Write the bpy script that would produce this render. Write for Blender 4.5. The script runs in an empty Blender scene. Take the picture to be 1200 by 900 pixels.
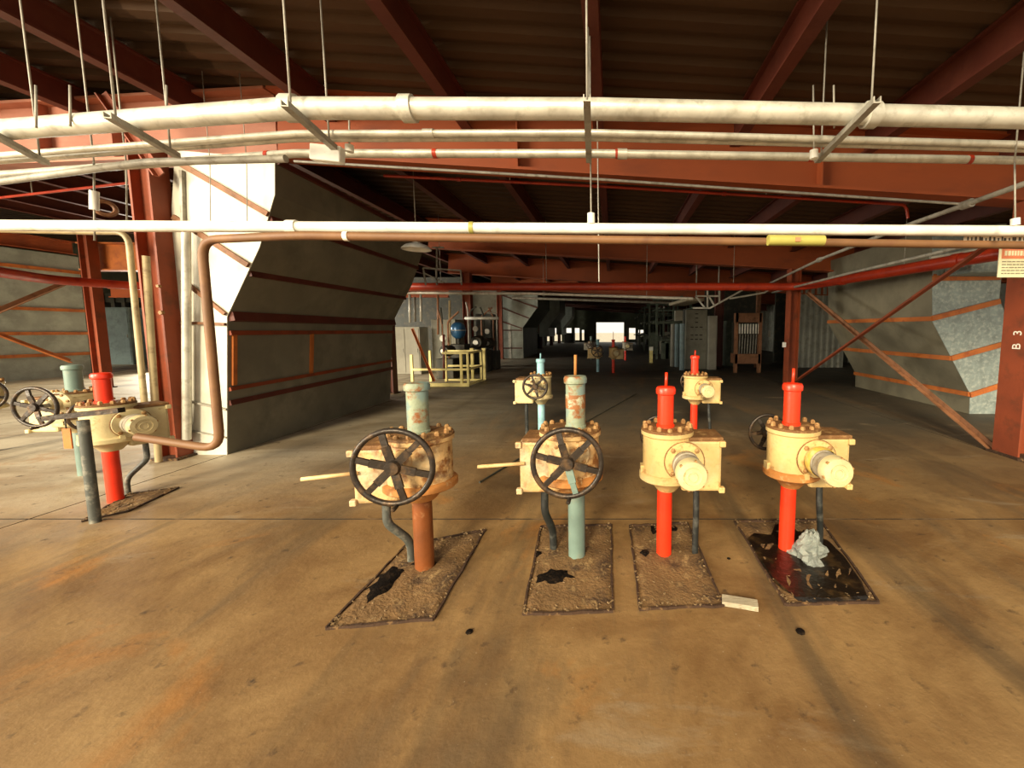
import bpy, math, random
from mathutils import Vector, Matrix
random.seed(7)
S = bpy.context.scene
PI = math.pi
# ------------------------------------------------------------------ camera
F, CX, HOR, H = 466.0, 718.0, 385.0, 1.45
TH = math.radians(5.2); CY = HOR + F * math.tan(TH)
cam = bpy.data.objects.new('camera', bpy.data.cameras.new('camera'))
S.collection.objects.link(cam)
cam.location = (0, 0, H)
cam.rotation_euler = (PI / 2 - TH, 0, 0)
cam.data.sensor_width = 36
cam.data.lens = F / 1200 * 36
cam.data.shift_x = -(CX - 600) / 1200; cam.data.shift_y = (CY - 450) / 1200
cam.data.clip_end = 500
S.camera = cam
# ------------------------------------------------------------------ world, sun, exposure
W = bpy.data.worlds.new('world'); S.world = W; W.use_nodes = True
bg = W.node_tree.nodes['Background']
bg.inputs[0].default_value = (1.0, 0.93, 0.78, 1)
bg.inputs[1].default_value = .9
sun = bpy.data.objects.new('sun', bpy.data.lights.new('sun', 'SUN'))
S.collection.objects.link(sun)
sun.data.energy = 3.6
sun.data.color = (1.0, 0.84, 0.56)
sun.data.angle = math.radians(14)
sun.rotation_euler = Vector((0.2, 1.0, -0.46)).to_track_quat('-Z', 'Y').to_euler()
day = bpy.data.objects.new('daylight_left', bpy.data.lights.new('daylight_left', 'AREA'))   # daylight from the open left rear side
S.collection.objects.link(day)
day.data.shape = 'RECTANGLE'; day.data.size = 7; day.data.size_y = 4; day.data.energy = 2300; day.data.color = (1.0, .88, .66)
day.location = (-13.5, -4.5, 3.6)
day.rotation_euler = (Vector((-2.5, 5, 1.0)) - Vector(day.location)).to_track_quat('-Z', 'Y').to_euler()
day2 = bpy.data.objects.new('daylight_side', bpy.data.lights.new('daylight_side', 'AREA'))   # daylight from the open left side further back
S.collection.objects.link(day2)
day2.data.shape = 'RECTANGLE'; day2.data.size = 3; day2.data.size_y = 2.6; day2.data.energy = 800; day2.data.color = (1.0, .95, .8)
day2.location = (-15.5, 14.6, 1.9)
day2.rotation_euler = (Vector((-3, 16, 1.0)) - Vector(day2.location)).to_track_quat('-Z', 'Y').to_euler()
S.view_settings.view_transform = 'Standard'
S.view_settings.look = 'None'
S.view_settings.gamma = 1
S.view_settings.exposure = 0.42
S.cycles.max_bounces = 6
S.cycles.diffuse_bounces = 4

# ------------------------------------------------------------------ pixel helpers (photo 1200x900 -> world)
def ray(px, py):
    xc, yc = (px - CX) / F, -(py - CY) / F
    return Vector((xc, math.cos(TH) + yc * math.sin(TH), -math.sin(TH) + yc * math.cos(TH)))
def at(px, py, Y):
    d = ray(px, py); return Vector((0, 0, H)) + d * (Y / d.y)
def az(px, py, z):
    d = ray(px, py); return Vector((0, 0, H)) + d * ((z - H) / d.z)
def gp(px, py): return az(px, py, 0.0)

# ------------------------------------------------------------------ materials
def mat(name, col, rough=.6, metal=0.0, col2=None, scale=6, lo=.5, hi=.65, bump=.0, bscale=40, col3=None, scale3=2.0, lo3=.5, hi3=.7, detail=6, stretch=None):
    m = bpy.data.materials.new(name); m.use_nodes = True
    nt = m.node_tree; N = nt.nodes; L = nt.links
    b = N['Principled BSDF']
    b.inputs['Roughness'].default_value = rough
    b.inputs['Metallic'].default_value = metal
    tc = N.new('ShaderNodeTexCoord'); src = tc.outputs['Object']
    if stretch:
        mp = N.new('ShaderNodeMapping'); mp.inputs['Scale'].default_value = stretch
        L.new(src, mp.inputs['Vector']); src = mp.outputs['Vector']
    # gentle tone variation
    n0 = N.new('ShaderNodeTexNoise'); n0.inputs['Scale'].default_value = scale * .45; n0.inputs['Detail'].default_value = 5
    L.new(src, n0.inputs['Vector'])
    hsv = N.new('ShaderNodeHueSaturation'); hsv.inputs['Color'].default_value = (*col, 1)
    mr = N.new('ShaderNodeMapRange'); mr.inputs['From Min'].default_value = .3; mr.inputs['From Max'].default_value = .7
    mr.inputs['To Min'].default_value = .78; mr.inputs['To Max'].default_value = 1.2
    L.new(n0.outputs['Fac'], mr.inputs['Value']); L.new(mr.outputs['Result'], hsv.inputs['Value'])
    out = hsv.outputs['Color']
    for c, sc, l, h in ((col2, scale, lo, hi), (col3, scale3, lo3, hi3)):
        if c is None: continue
        n = N.new('ShaderNodeTexNoise'); n.inputs['Scale'].default_value = sc; n.inputs['Detail'].default_value = detail
        n.inputs['Roughness'].default_value = .62
        L.new(src, n.inputs['Vector'])
        r = N.new('ShaderNodeMapRange'); r.inputs['From Min'].default_value = l; r.inputs['From Max'].default_value = h
        L.new(n.outputs['Fac'], r.inputs['Value'])
        mx = N.new('ShaderNodeMix'); mx.data_type = 'RGBA'
        L.new(r.outputs['Result'], mx.inputs['Factor']); L.new(out, mx.inputs['A']); mx.inputs['B'].default_value = (*c, 1)
        out = mx.outputs['Result']
    L.new(out, b.inputs['Base Color'])
    if bump:
        n = N.new('ShaderNodeTexNoise'); n.inputs['Scale'].default_value = bscale; n.inputs['Detail'].default_value = 4
        L.new(src, n.inputs['Vector'])
        bp = N.new('ShaderNodeBump'); bp.inputs['Strength'].default_value = bump; bp.inputs['Distance'].default_value = .01
        L.new(n.outputs['Fac'], bp.inputs['Height']); L.new(bp.outputs['Normal'], b.inputs['Normal'])
    return m

RUST = (.20, .065, .015)
M = {}
M['steel_red'] = mat('red_oxide_steel', (.25, .047, .012), .62, 0, (.12, .032, .010), 5, .52, .75, .15)
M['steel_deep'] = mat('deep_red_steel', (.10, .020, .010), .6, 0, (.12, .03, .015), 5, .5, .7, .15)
M['steel_orange'] = mat('orange_primer_steel', (.46, .13, .022), .6, 0, (.30, .07, .02), 6, .5, .7, .15)
M['beam_lit'] = mat('lit_pink_primer', (.42, .165, .10), .65, 0, (.28, .09, .05), 2.5, .5, .75, .1, stretch=(.4, 1, 1))  # girder primer again, the stronger light at upper left put into its colour
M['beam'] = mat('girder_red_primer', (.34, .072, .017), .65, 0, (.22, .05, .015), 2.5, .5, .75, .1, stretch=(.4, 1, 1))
M['brace'] = mat('brown_brace_paint', (.25, .11, .05), .65, 0, (.12, .05, .02), 8, .5, .7, .1)
M['deck'] = mat('brown_roof_deck', (.075, .036, .013), .8, 0, (.055, .025, .009), 1.2, .45, .7, .1, stretch=(.3, 1.5, 1))
M['galv'] = mat('galvanised_pipe', (.62, .60, .52), .42, .35, (.42, .40, .33), 12, .5, .7, .1)
M['galv_dull'] = mat('dull_galvanised', (.36, .34, .29), .55, .2, (.2, .18, .14), 12, .5, .7, .1)
M['whitepipe'] = mat('white_painted_pipe', (.85, .82, .72), .5, 0, (.6, .55, .42), 9, .6, .75, .05)
M['brownpipe'] = mat('brown_pipe', (.19, .09, .035), .6, 0, (.16, .07, .03), 7, .5, .7, .1)
M['tanpipe'] = mat('tan_pipe', (.42, .33, .18), .5, 0, (.22, .15, .08), 10, .52, .7, .1)
M['firepipe'] = mat('red_fire_pipe', (.42, .036, .010), .4, 0, (.3, .02, .01), 6, .5, .7, .05)
M['cream'] = mat('cream_machine_paint', (.60, .42, .17), .5, 0, (.36, .17, .045), 11, .57, .69, .25, 60, (.60, .50, .28), 4, .5, .7)
M['cream_rusty'] = mat('rusty_cream_paint', (.60, .38, .16), .55, 0, (.22, .085, .02), 9, .50, .60, .35, 60, (.60, .50, .32), 5, .5, .7)
M['cream_pale'] = mat('pale_cream_paint', (.57, .47, .25), .5, 0, (.36, .24, .08), 14, .6, .72, .2, 60)
M['top_rust'] = mat('rusty_cover_plate', (.17, .075, .02), .7, 0, (.35, .20, .07), 22, .52, .68, .5, 80)
M['bolt'] = mat('rusty_bolt_heads', (.36, .20, .075), .55, .2, (.25, .11, .03), 40, .5, .65, .3)
M['rust_rim'] = mat('rusted_rim', (.42, .17, .04), .7, 0, (.6, .42, .2), 14, .55, .7, .4)
M['red'] = mat('bright_red_paint', (.80, .035, .008), .35, 0, (.62, .05, .015), 9, .62, .75, .08)
M['red_dull'] = mat('brick_red_paint', (.20, .055, .010), .5, 0, (.30, .13, .05), 14, .58, .68, .2)
M['teal'] = mat('pale_blue_paint', (.15, .22, .19), .5, 0, (.21, .24, .19), 12, .55, .7, .1)
M['teal_worn'] = mat('worn_pale_green_paint', (.25, .29, .20), .5, 0, (.24, .085, .022), 13, .50, .60, .3, 60, (.19, .27, .25), 8, .5, .6)
M['teal_patch'] = mat('peeled_rust_band', (.28, .11, .035), .6, 0, (.40, .40, .28), 14, .5, .56, .4)
M['skyblue'] = mat('sky_blue_paint', (.30, .55, .62), .45, 0, (.45, .55, .50), 14, .6, .7, .1)
M['black_iron'] = mat('black_cast_iron', (.035, .026, .02), .38, .4, (.12, .07, .035), 12, .52, .68, .3)
M['conduit'] = mat('black_rubber_conduit', (.014, .016, .015), .5, 0, (.08, .08, .07), 12, .5, .7, .1)
M['greyconduit'] = mat('grey_conduit', (.075, .08, .07), .5, .1, (.3, .28, .22), 12, .5, .7, .1)
M['motor_grey'] = mat('grey_motor_casting', (.33, .29, .22), .5, .1, (.20, .15, .09), 16, .5, .66, .3)
M['yellow_dust'] = mat('ochre_cloth', (.60, .40, .07), .7, 0, (.7, .6, .3), 14, .5, .7, .3)
M['stick'] = mat('bare_wood_stick', (.80, .55, .26), .6, 0, (.6, .35, .14), 20, .5, .7, .1)
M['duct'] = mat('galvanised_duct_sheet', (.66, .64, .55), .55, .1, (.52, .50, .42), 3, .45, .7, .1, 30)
M['duct_shade'] = mat('shaded_duct_sheet', (.19, .17, .115), .75, .0, (.14, .125, .085), 3, .45, .7, .1, 30)  # duct sheet again, with the shade of the side faces in its colour
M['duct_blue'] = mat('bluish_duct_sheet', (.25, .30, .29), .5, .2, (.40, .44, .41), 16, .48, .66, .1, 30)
M['duct_grey'] = mat('grey_duct_sheet', (.30, .32, .27), .6, .1, (.40, .43, .37), 3, .45, .7, .1, 30)
M['yellow'] = mat('yellow_rail_paint', (.88, .74, .28), .5, 0, (.55, .4, .1), 8, .6, .75, .1)
M['orangerod'] = mat('orange_paint', (.55, .13, .012), .5, 0, (.4, .10, .012), 8, .6, .75, .1)
M['white'] = mat('white_enamel', (.86, .85, .78), .4, 0, (.6, .57, .45), 12, .62, .75, .05)
M['whitegrey'] = mat('white_grey_cabinet', (.36, .34, .27), .6, 0, (.36, .34, .28), 5, .5, .7, .05)
M['grey_panel'] = mat('olive_grey_panel', (.26, .25, .19), .6, 0, (.18, .17, .12), 4, .5, .7, .05)
M['bluegrey'] = mat('blue_grey_paint', (.26, .36, .38), .55, 0, (.18, .25, .26), 5, .5, .7, .05)
M['blue'] = mat('blue_motor_paint', (.03, .12, .26), .3, .2, (.02, .06, .12), 5, .5, .7, .05)
M['dark'] = mat('dark_machinery', (.035, .035, .025), .6, .1, (.09, .07, .04), 6, .5, .7, .2)
M['darkgreen'] = mat('dark_green_steel', (.06, .075, .05), .6, .1, (.11, .12, .08), 6, .5, .7, .2)
M['corr'] = mat('corrugated_sheet', (.30, .30, .25), .5, .3, (.18, .17, .13), 4, .5, .7, .1)
M['wall'] = mat('dark_end_wall', (.10, .11, .07), .8, 0, (.16, .17, .11), 2, .5, .7, .1)
M['oil'] = mat('black_oil', (.008, .005, .003), .33, 0, (.05, .028, .01), 9, .52, .7, .5, 30)
M['grit_shadow'] = mat('black_grit_shadow', (.006, .004, .003), .9, 0, (.03, .018, .01), 30, .5, .7, .6, 80)
M['chips'] = mat('pale_chips', (.17, .105, .045), .8, 0, (.3, .2, .1), 30, .5, .7, .3, 80)
M['pad'] = mat('rough_grout_fill', (.17, .092, .032), .9, 0, (.05, .025, .01), 7, .5, .64, .9, 55, (.27, .165, .065), 14, .56, .66)
M['padframe'] = mat('rusted_angle_frame', (.045, .02, .008), .8, 0, (.20, .11, .04), 18, .56, .66, .4, 60)
M['plastic'] = mat('crumpled_clear_plastic', (.42, .46, .42), .22, 0, (.45, .46, .40), 30, .5, .65, .6, 60)
M['wood'] = mat('weathered_board', (.42, .36, .25), .8, 0, (.2, .15, .08), 14, .5, .7, .4, 60, stretch=(1, 8, 8))
M['signcream'] = mat('cream_sign_face', (.82, .78, .52), .5)
M['signpink'] = mat('cream_pink_plate', (.80, .66, .48), .5, 0, (.7, .55, .4), 20, .5, .7)
M['signred'] = mat('salmon_sign_header', (.72, .22, .10), .5)
M['signink'] = mat('faded_ink', (.30, .27, .18), .6)
M['signblack'] = mat('dark_ink', (.05, .04, .03), .6)
M['yellowtag'] = mat('yellow_pipe_label', (.42, .38, .09), .5)
M['gap'] = mat('joint_filler', (.012, .008, .004), .9, 0, (.1, .06, .03), 5)
M['gravel'] = mat('pale_gravel', (.55, .50, .40), .9, 0, (.42, .37, .28), 3)

M['grit_shadow'].node_tree.nodes['Principled BSDF'].inputs['Specular IOR Level'].default_value = .08
pb_ = M['plastic'].node_tree.nodes['Principled BSDF']; pb_.inputs['Transmission Weight'].default_value = .55; pb_.inputs['IOR'].default_value = 1.25
def floor_mat():
    m = bpy.data.materials.new('stained_concrete'); m.use_nodes = True
    nt = m.node_tree; N = nt.nodes; L = nt.links; b = N['Principled BSDF']
    g = N.new('ShaderNodeNewGeometry')
    def noise(scale, stretch=None, detail=7, dist=0):
        src = g.outputs['Position']
        if stretch:
            mp = N.new('ShaderNodeMapping'); mp.inputs['Scale'].default_value = stretch[:3]
            if len(stretch) > 3: mp.inputs['Rotation'].default_value = (0, 0, stretch[3])
            L.new(src, mp.inputs['Vector']); src = mp.outputs['Vector']
        n = N.new('ShaderNodeTexNoise'); n.inputs['Scale'].default_value = scale; n.inputs['Detail'].default_value = detail
        n.inputs['Distortion'].default_value = dist; n.inputs['Roughness'].default_value = .65
        L.new(src, n.inputs['Vector']); return n.outputs['Fac']
    def rng(v, a, c):
        r = N.new('ShaderNodeMapRange'); r.inputs['From Min'].default_value = a; r.inputs['From Max'].default_value = c
        L.new(v, r.inputs['Value']); return r.outputs['Result']
    def mix(f, A, B):
        x = N.new('ShaderNodeMix'); x.data_type = 'RGBA'
        L.new(f, x.inputs['Factor'])
        for s, v in (('A', A), ('B', B)):
            if isinstance(v, tuple): x.inputs[s].default_value = (*v, 1)
            else: L.new(v, x.inputs[s])
        return x.outputs['Result']
    def math_(op, a, b_):
        x = N.new('ShaderNodeMath'); x.operation = op; x.use_clamp = op == 'MULTIPLY'
        for i, v in enumerate((a, b_)):
            if isinstance(v, float): x.inputs[i].default_value = v
            else: L.new(v, x.inputs[i])
        return x.outputs[0]
    sep = N.new('ShaderNodeSeparateXYZ'); L.new(g.outputs['Position'], sep.inputs[0])
    # ochre dust lies thick round the valves, slab colour is greyer and darker further back
    wob = math_('MULTIPLY_ADD', noise(.5, None, 4, .5), 3.0); wob.node.inputs[2].default_value = -1.5
    yy = math_('ADD', sep.outputs['Y'], wob)
    near = rng(yy, 6.2, 3.0)
    c = mix(rng(noise(.9, None, 6, .4), .38, .62), (.075, .058, .036), (.052, .045, .031))
    c = mix(near, c, mix(rng(noise(1.3, None, 7, .6), .36, .64), (.15, .076, .024), (.29, .175, .068)))
    c = mix(rng(noise(1.1, (1, .25, 1, .5), 8, 1.2), .52, .70), c, (.12, .075, .035))
    c = mix(rng(noise(2.6, (.35, 1, 1, -.35), 8, .8), .60, .76), c, (.27, .20, .12))
    lit_left = math_('MULTIPLY', rng(sep.outputs['X'], -1.2, -5.5), rng(yy, 2.4, 4.4))  # paler, greyer left floor: part of its daylight is put into the colour
    c = mix(math_('MULTIPLY', lit_left, .85), c, mix(rng(noise(1.8, (.3, 1, 1, -.3), 7, .8), .4, .62), (.34, .275, .185), (.58, .51, .38)))
    # orange rust washes
    c = mix(math_('MULTIPLY', rng(noise(.75, None, 6, 1.0), .58, .70), near), c, (.33, .14, .03))
    # long dark scuffs dragged along the aisle
    c = mix(math_('MULTIPLY', rng(noise(1.6, (1, .07, 1, -.30), 5, .3), .56, .70), .6), c, (.05, .036, .02))
    c = mix(rng(noise(9, None, 9, 0), .60, .72), c, (.06, .034, .016))
    c = mix(rng(noise(55, None, 4, 0), .66, .72), c, (.30, .22, .13))
    L.new(c, b.inputs['Base Color'])
    r = N.new('ShaderNodeMapRange'); r.inputs['To Min'].default_value = .45; r.inputs['To Max'].default_value = .8
    L.new(noise(2), r.inputs['Value']); L.new(r.outputs['Result'], b.inputs['Roughness'])
    bp = N.new('ShaderNodeBump'); bp.inputs['Strength'].default_value = .5; bp.inputs['Distance'].default_value = .008
    L.new(noise(18, None, 8), bp.inputs['Height']); L.new(bp.outputs['Normal'], b.inputs['Normal'])
    return m
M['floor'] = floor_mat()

# ------------------------------------------------------------------ mesh builder
WL = {}
class MB:
    def __init__(s): s.v = []; s.f = []; s.sm = []
    def add(s, vs, fs, smooth=False):
        o = len(s.v); s.v += [Vector(v) for v in vs]
        s.f += [[i + o for i in f] for f in fs]; s.sm += [smooth] * len(fs); return s
    def box(s, a, b, R=None):
        a, b = Vector(a), Vector(b)
        vs = [Vector((x, y, z)) for x in (a.x, b.x) for y in (a.y, b.y) for z in (a.z, b.z)]
        if R is not None: vs = [R @ v for v in vs]
        return s.add(vs, [(0, 1, 3, 2), (4, 6, 7, 5), (0, 4, 5, 1), (2, 3, 7, 6), (0, 2, 6, 4), (1, 5, 7, 3)])
    def bbox(s, a, b, bev=.01, R=None):
        # box with chamfered edges
        a, b = Vector(a), Vector(b); c = (a + b) / 2; h = (b - a) / 2
        import bmesh
        bm = bmesh.new(); bmesh.ops.create_cube(bm, size=2)
        for v in bm.verts: v.co = Vector((v.co.x * h.x, v.co.y * h.y, v.co.z * h.z)) + c
        bmesh.ops.bevel(bm, geom=bm.edges[:], offset=min(bev, min(h) * .9), segments=2, profile=.5, affect='EDGES')
        bm.verts.index_update()
        vs = [v.co.copy() for v in bm.verts]
        if R is not None: vs = [R @ v for v in vs]
        s.add(vs, [[v.index for v in f.verts] for f in bm.faces]); bm.free(); return s
    def bar(s, p, q, w, d, up=(0, 0, 1), shape='box', t=.012):
        """straight member from p to q: box (w wide, d deep along up), I, L or U section"""
        p, q = Vector(p), Vector(q); z = (q - p).normalized(); up = Vector(up)
        if abs(z.dot(up)) > .98: up = Vector((0, 1, 0))
        x = z.cross(up).normalized(); y = x.cross(z).normalized()
        W_, D = w / 2, d / 2
        if shape == 'box': P = [(-W_, -D), (W_, -D), (W_, D), (-W_, D)]
        elif shape == 'I': P = [(-W_, -D), (W_, -D), (W_, -D + t), (t / 2, -D + t), (t / 2, D - t), (W_, D - t), (W_, D), (-W_, D), (-W_, D - t), (-t / 2, D - t), (-t / 2, -D + t), (-W_, -D + t)]
        elif shape == 'L': P = [(-W_, -D), (W_, -D), (W_, -D + t), (-W_ + t, -D + t), (-W_ + t, D), (-W_, D)]
        else: P = [(-W_, -D), (W_, -D), (W_, D), (W_ - t, D), (W_ - t, -D + t), (-W_ + t, -D + t), (-W_ + t, D), (-W_, D)]
        n = len(P)
        vs = [p + x * a + y * b for a, b in P] + [q + x * a + y * b for a, b in P]
        fs = [(i, (i + 1) % n, n + (i + 1) % n, n + i) for i in range(n)]
        # caps split so concave sections stay clean
        if shape == 'box': fs += [(3, 2, 1, 0), (4, 5, 6, 7)]
        elif shape == 'I':
            for c in ((0, 1, 2, 11), (5, 6, 7, 8), (3, 4, 9, 10)): fs += [tuple(reversed(c)), tuple(i + n for i in c)]
        elif shape == 'L':
            for c in ((0, 1, 2, 3), (0, 3, 4, 5)): fs += [tuple(reversed(c)), tuple(i + n for i in c)]
        else:
            for c in ((0, 1, 4, 5), (1, 2, 3, 4), (0, 5, 6, 7)): fs += [tuple(reversed(c)), tuple(i + n for i in c)]
        return s.add(vs, fs)
    def tube(s, pts, r, seg=12, caps=True, elbow=0):
        pts = [Vector(p) for p in pts]
        if elbow:
            out = [pts[0]]
            for i in range(1, len(pts) - 1):
                a, b, c = pts[i - 1], pts[i], pts[i + 1]
                e = min(elbow, (a - b).length * .45, (c - b).length * .45)
                p0, p1 = b + (a - b).normalized() * e, b + (c - b).normalized() * e
                for k in range(7):
                    t = k / 6; out.append(p0 * (1 - t) ** 2 + b * 2 * t * (1 - t) + p1 * t * t)
            pts = out + [pts[-1]]
        rs = r if isinstance(r, (list, tuple)) else [r] * len(pts)
        n = None; rings = []
        for i, p in enumerate(pts):
            d = ((pts[min(i + 1, len(pts) - 1)] - p).normalized() + (p - pts[max(i - 1, 0)]).normalized()).normalized()
            if n is None:
                n = d.cross(Vector((0, 0, 1)) if abs(d.z) < .9 else Vector((0, 1, 0))).normalized()
            else: n = (n - d * n.dot(d)).normalized()
            b = d.cross(n)
            rings.append([p + (n * math.cos(a) + b * math.sin(a)) * rs[i] for a in (2 * PI * k / seg for k in range(seg))])
        o = []
        for g in rings: o += g
        fs = []
        for i in range(len(rings) - 1):
            for k in range(seg):
                fs.append((i * seg + k, i * seg + (k + 1) % seg, (i + 1) * seg + (k + 1) % seg, (i + 1) * seg + k))
        s.add(o, fs, True)
        if caps: s.add(rings[0], [tuple(reversed(range(seg)))]); s.add(rings[-1], [tuple(range(seg))])
        return s
    def lathe(s, prof, seg=32, T=None, smooth=True):
        """prof (r, z) from bottom to top round the local z axis; T places it"""
        T = T or Matrix()
        for i in range(len(prof) - 1):
            (r0, z0), (r1, z1) = prof[i], prof[i + 1]
            vs = [T @ Vector((r0 * math.cos(2 * PI * k / seg), r0 * math.sin(2 * PI * k / seg), z0)) for k in range(seg)]
            vs += [T @ Vector((r1 * math.cos(2 * PI * k / seg), r1 * math.sin(2 * PI * k / seg), z1)) for k in range(seg)]
            s.add(vs, [(k, (k + 1) % seg, seg + (k + 1) % seg, seg + k) for k in range(seg)], smooth)
        return s
    def torus(s, R, r, T=None, seg=40, ms=10):
        T = T or Matrix(); vs = []; fs = []
        for i in range(seg):
            a = 2 * PI * i / seg
            for j in range(ms):
                b = 2 * PI * j / ms; q = R + r * math.cos(b)
                vs.append(T @ Vector((q * math.cos(a), q * math.sin(a), r * math.sin(b))))
        for i in range(seg):
            for j in range(ms):
                fs.append((i * ms + j, ((i + 1) % seg) * ms + j, ((i + 1) % seg) * ms + (j + 1) % ms, i * ms + (j + 1) % ms))
        return s.add(vs, fs, True)
    def prism(s, poly, p_of):
        """poly list of 2d points, p_of(pt, end) -> world"""
        n = len(poly)
        vs = [p_of(p, 0) for p in poly] + [p_of(p, 1) for p in poly]
        fs = [tuple(reversed(range(n))), tuple(range(n, 2 * n))] + [(i, (i + 1) % n, n + (i + 1) % n, n + i) for i in range(n)]
        return s.add(vs, fs)
    def build(s, name, m, parent=None, local=False):
        me = bpy.data.meshes.new(name)
        if parent is not None:
            off = Vector() if local else WL.get(parent.name, Vector())
            loc = Vector()
        elif local: off = Vector(); loc = Vector()
        else:
            lo = Vector((min(v.x for v in s.v), min(v.y for v in s.v), min(v.z for v in s.v)))
            hi = Vector((max(v.x for v in s.v), max(v.y for v in s.v), max(v.z for v in s.v)))
            loc = off = Vector(((lo.x + hi.x) / 2, (lo.y + hi.y) / 2, lo.z))
        me.from_pydata([tuple(v - off) for v in s.v], [], [tuple(f) for f in s.f])
        me.polygons.foreach_set('use_smooth', s.sm)
        me.update()
        import bmesh
        bm = bmesh.new(); bm.from_mesh(me); bmesh.ops.remove_doubles(bm, verts=bm.verts[:], dist=1e-5)
        bmesh.ops.recalc_face_normals(bm, faces=bm.faces[:])
        for e in bm.edges:
            if len(e.link_faces) == 2 and e.calc_face_angle(0) > .7: e.smooth = False
        bm.to_mesh(me); bm.free()
        me.materials.append(M[m])
        o = bpy.data.objects.new(name, me); S.collection.objects.link(o)
        o.location = loc; o.parent = parent
        WL[o.name] = (WL.get(parent.name, Vector()) if parent is not None else loc) if not local else Vector()
        return o

def tag(o, label=None, cat=None, group=None, kind=None):
    if label: o['label'] = label
    if cat: o['category'] = cat
    if group: o['group'] = group
    if kind: o['kind'] = kind
    return o
def thing(name, loc, label, cat, group=None, rz=0):
    o = bpy.data.objects.new(name, None); S.collection.objects.link(o)
    o.empty_display_size = .1
    o.location = loc; o.rotation_euler = (0, 0, rz); WL[o.name] = Vector(loc)
    return tag(o, label, cat, group)
def copy_tree(o, parent=None):
    c = o.copy(); S.collection.objects.link(c); c.parent = parent
    for ch in list(o.children): copy_tree(ch, c)
    return c

# ------------------------------------------------------------------ the setting
def zb(X): return 3.33 - .059 * (X + 3.68)      # underside of girders, roof falls to the right
floor = MB().box((-24, -6, -.3), (10.2, 43, -.006)).build('floor', 'gap'); tag(floor, kind='structure')
xs = [-24, -19, -14.2, -9.3, -4.46, 4.48, 10.2]; ys = [-6, 2.92, 8.2, 13.5, 18.8, 24.1, 29.4, 34.7, 43]
for i in range(len(xs) - 1):
    for j in range(len(ys) - 1):
        g = .007
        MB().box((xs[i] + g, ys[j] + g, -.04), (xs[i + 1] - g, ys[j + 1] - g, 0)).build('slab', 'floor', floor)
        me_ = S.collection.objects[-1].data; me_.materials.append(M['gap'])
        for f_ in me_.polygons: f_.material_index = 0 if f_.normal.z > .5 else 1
gr = MB().box((-120, -60, -.5), (120, 160, -.32)).build('ground', 'gravel'); tag(gr, kind='structure')

YR = 1.0   # roof edge out of view, set to let the sun in; open behind the camera
mb = MB(); Y = YR; prof = []
while Y < 43:
    prof += [(Y, 0), (Y + .10, 0), (Y + .13, .05), (Y + .22, .05)]; Y += .25
prof.append((Y, 0)); XL, XR = -24, 10.2; prof = [p for p in prof]
full = prof
for XL, XR, prof in ((-24, -4, [p for p in full if p[0] > 2.85]), (-4, 10.2, full)):  # left roof edge set further back, unseen, to let in more light
    vs = []; n = len(prof)
    for x in (XL, XR):
        for (y, z) in prof: vs.append((x, y, zb(x) + .70 + z))
    for x in (XL, XR):
        for (y, z) in prof: vs.append((x, y, zb(x) + .85))
    fs = [(i, i + 1, n + i + 1, n + i) for i in range(n - 1)]
    fs += [(2 * n + i, 3 * n + i, 3 * n + i + 1, 2 * n + i + 1) for i in range(n - 1)]
    fs += [(0, n, 3 * n, 2 * n)]
    mb.add(vs, fs); ceil = mb.build('ceiling', 'deck'); tag(ceil, kind='structure')
for X in (-7.6, -6.1, -4.6, -3.1, -1.6, -.15, 1.35, 2.8, 4.3, 5.8, 7.3, -9.1, -10.6, -12.1, -13.6, -15.1):
    MB().bar((X, (YR if X > -4 else 2.9) + .05, zb(X) + .56), (X, 42.8, zb(X) + .56), .11, .28, shape='I', t=.02).build('joist', 'steel_deep', ceil)

# end wall with the bright opening, right wall, partitions
mb = MB()
def wallbox(mb, x0, x1, z0, z1, y=42.6): mb.box((x0, y, z0), (x1, y + .2, z1))
gaps = [(-7.6, -6.5, .1, 1.6), (-6.25, -5.45, .1, 1.5), (-5.2, -4.4, .1, 1.5), (-4.05, -3.55, .2, 1.5), (-3.3, -3.05, .2, 1.3), (-1.75, 1.2, 0, 2.1), (1.75, 2.5, .3, 1.5), (2.75, 3.3, .6, 1.3)]
xq = -9
for a, b, z0, z1 in gaps:
    wallbox(mb, xq, a, 0, 4.2)
    if z0 > 0: wallbox(mb, a, b, 0, z0)
    wallbox(mb, a, b, z1, 4.2); xq = b
wallbox(mb, xq, 10.2, 0, 4.0)
e = mb.build('wall_back', 'wall'); tag(e, kind='structure')
def corrugated(name, p, q, z0, z1, m, pitch=.22, depth=.04, struct=True, nrm=None):
    p, q = Vector(p), Vector(q); d = (q - p); Lg = d.length; d.normalize(); nn = Vector((d.y, -d.x, 0))
    mb = MB(); prof = []; t = 0
    while t < Lg:
        for a, b in ((0, 0), (.35, 0), (.5, 1), (.85, 1)): 
            if t + a * pitch < Lg: prof.append((t + a * pitch, b * depth))
        t += pitch
    prof.append((Lg, 0)); n = len(prof)
    vs = [p + d * a + nn * b + Vector((0, 0, z)) for z in (z0, z1) for a, b in prof]
    vs += [p + d * a - nn * .03 + Vector((0, 0, z)) for z in (z0, z1) for a, b in prof]
    fs = [(i, i + 1, n + i + 1, n + i) for i in range(n - 1)] + [(2 * n + i, 3 * n + i, 3 * n + i + 1, 2 * n + i + 1) for i in range(n - 1)]
    mb.add(vs, fs); o = mb.build(name, m)
    if struct: tag(o, kind='structure')
    return o
corrugated('wall_right', (10.1, 42.6, 0), (10.1, 5.0, 0), 0, 3.3, 'corr')
corrugated('wall_partition', (6.55, 14.8, 0), (8.6, 14.8, 0), .0, 3.1, 'corr')
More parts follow.
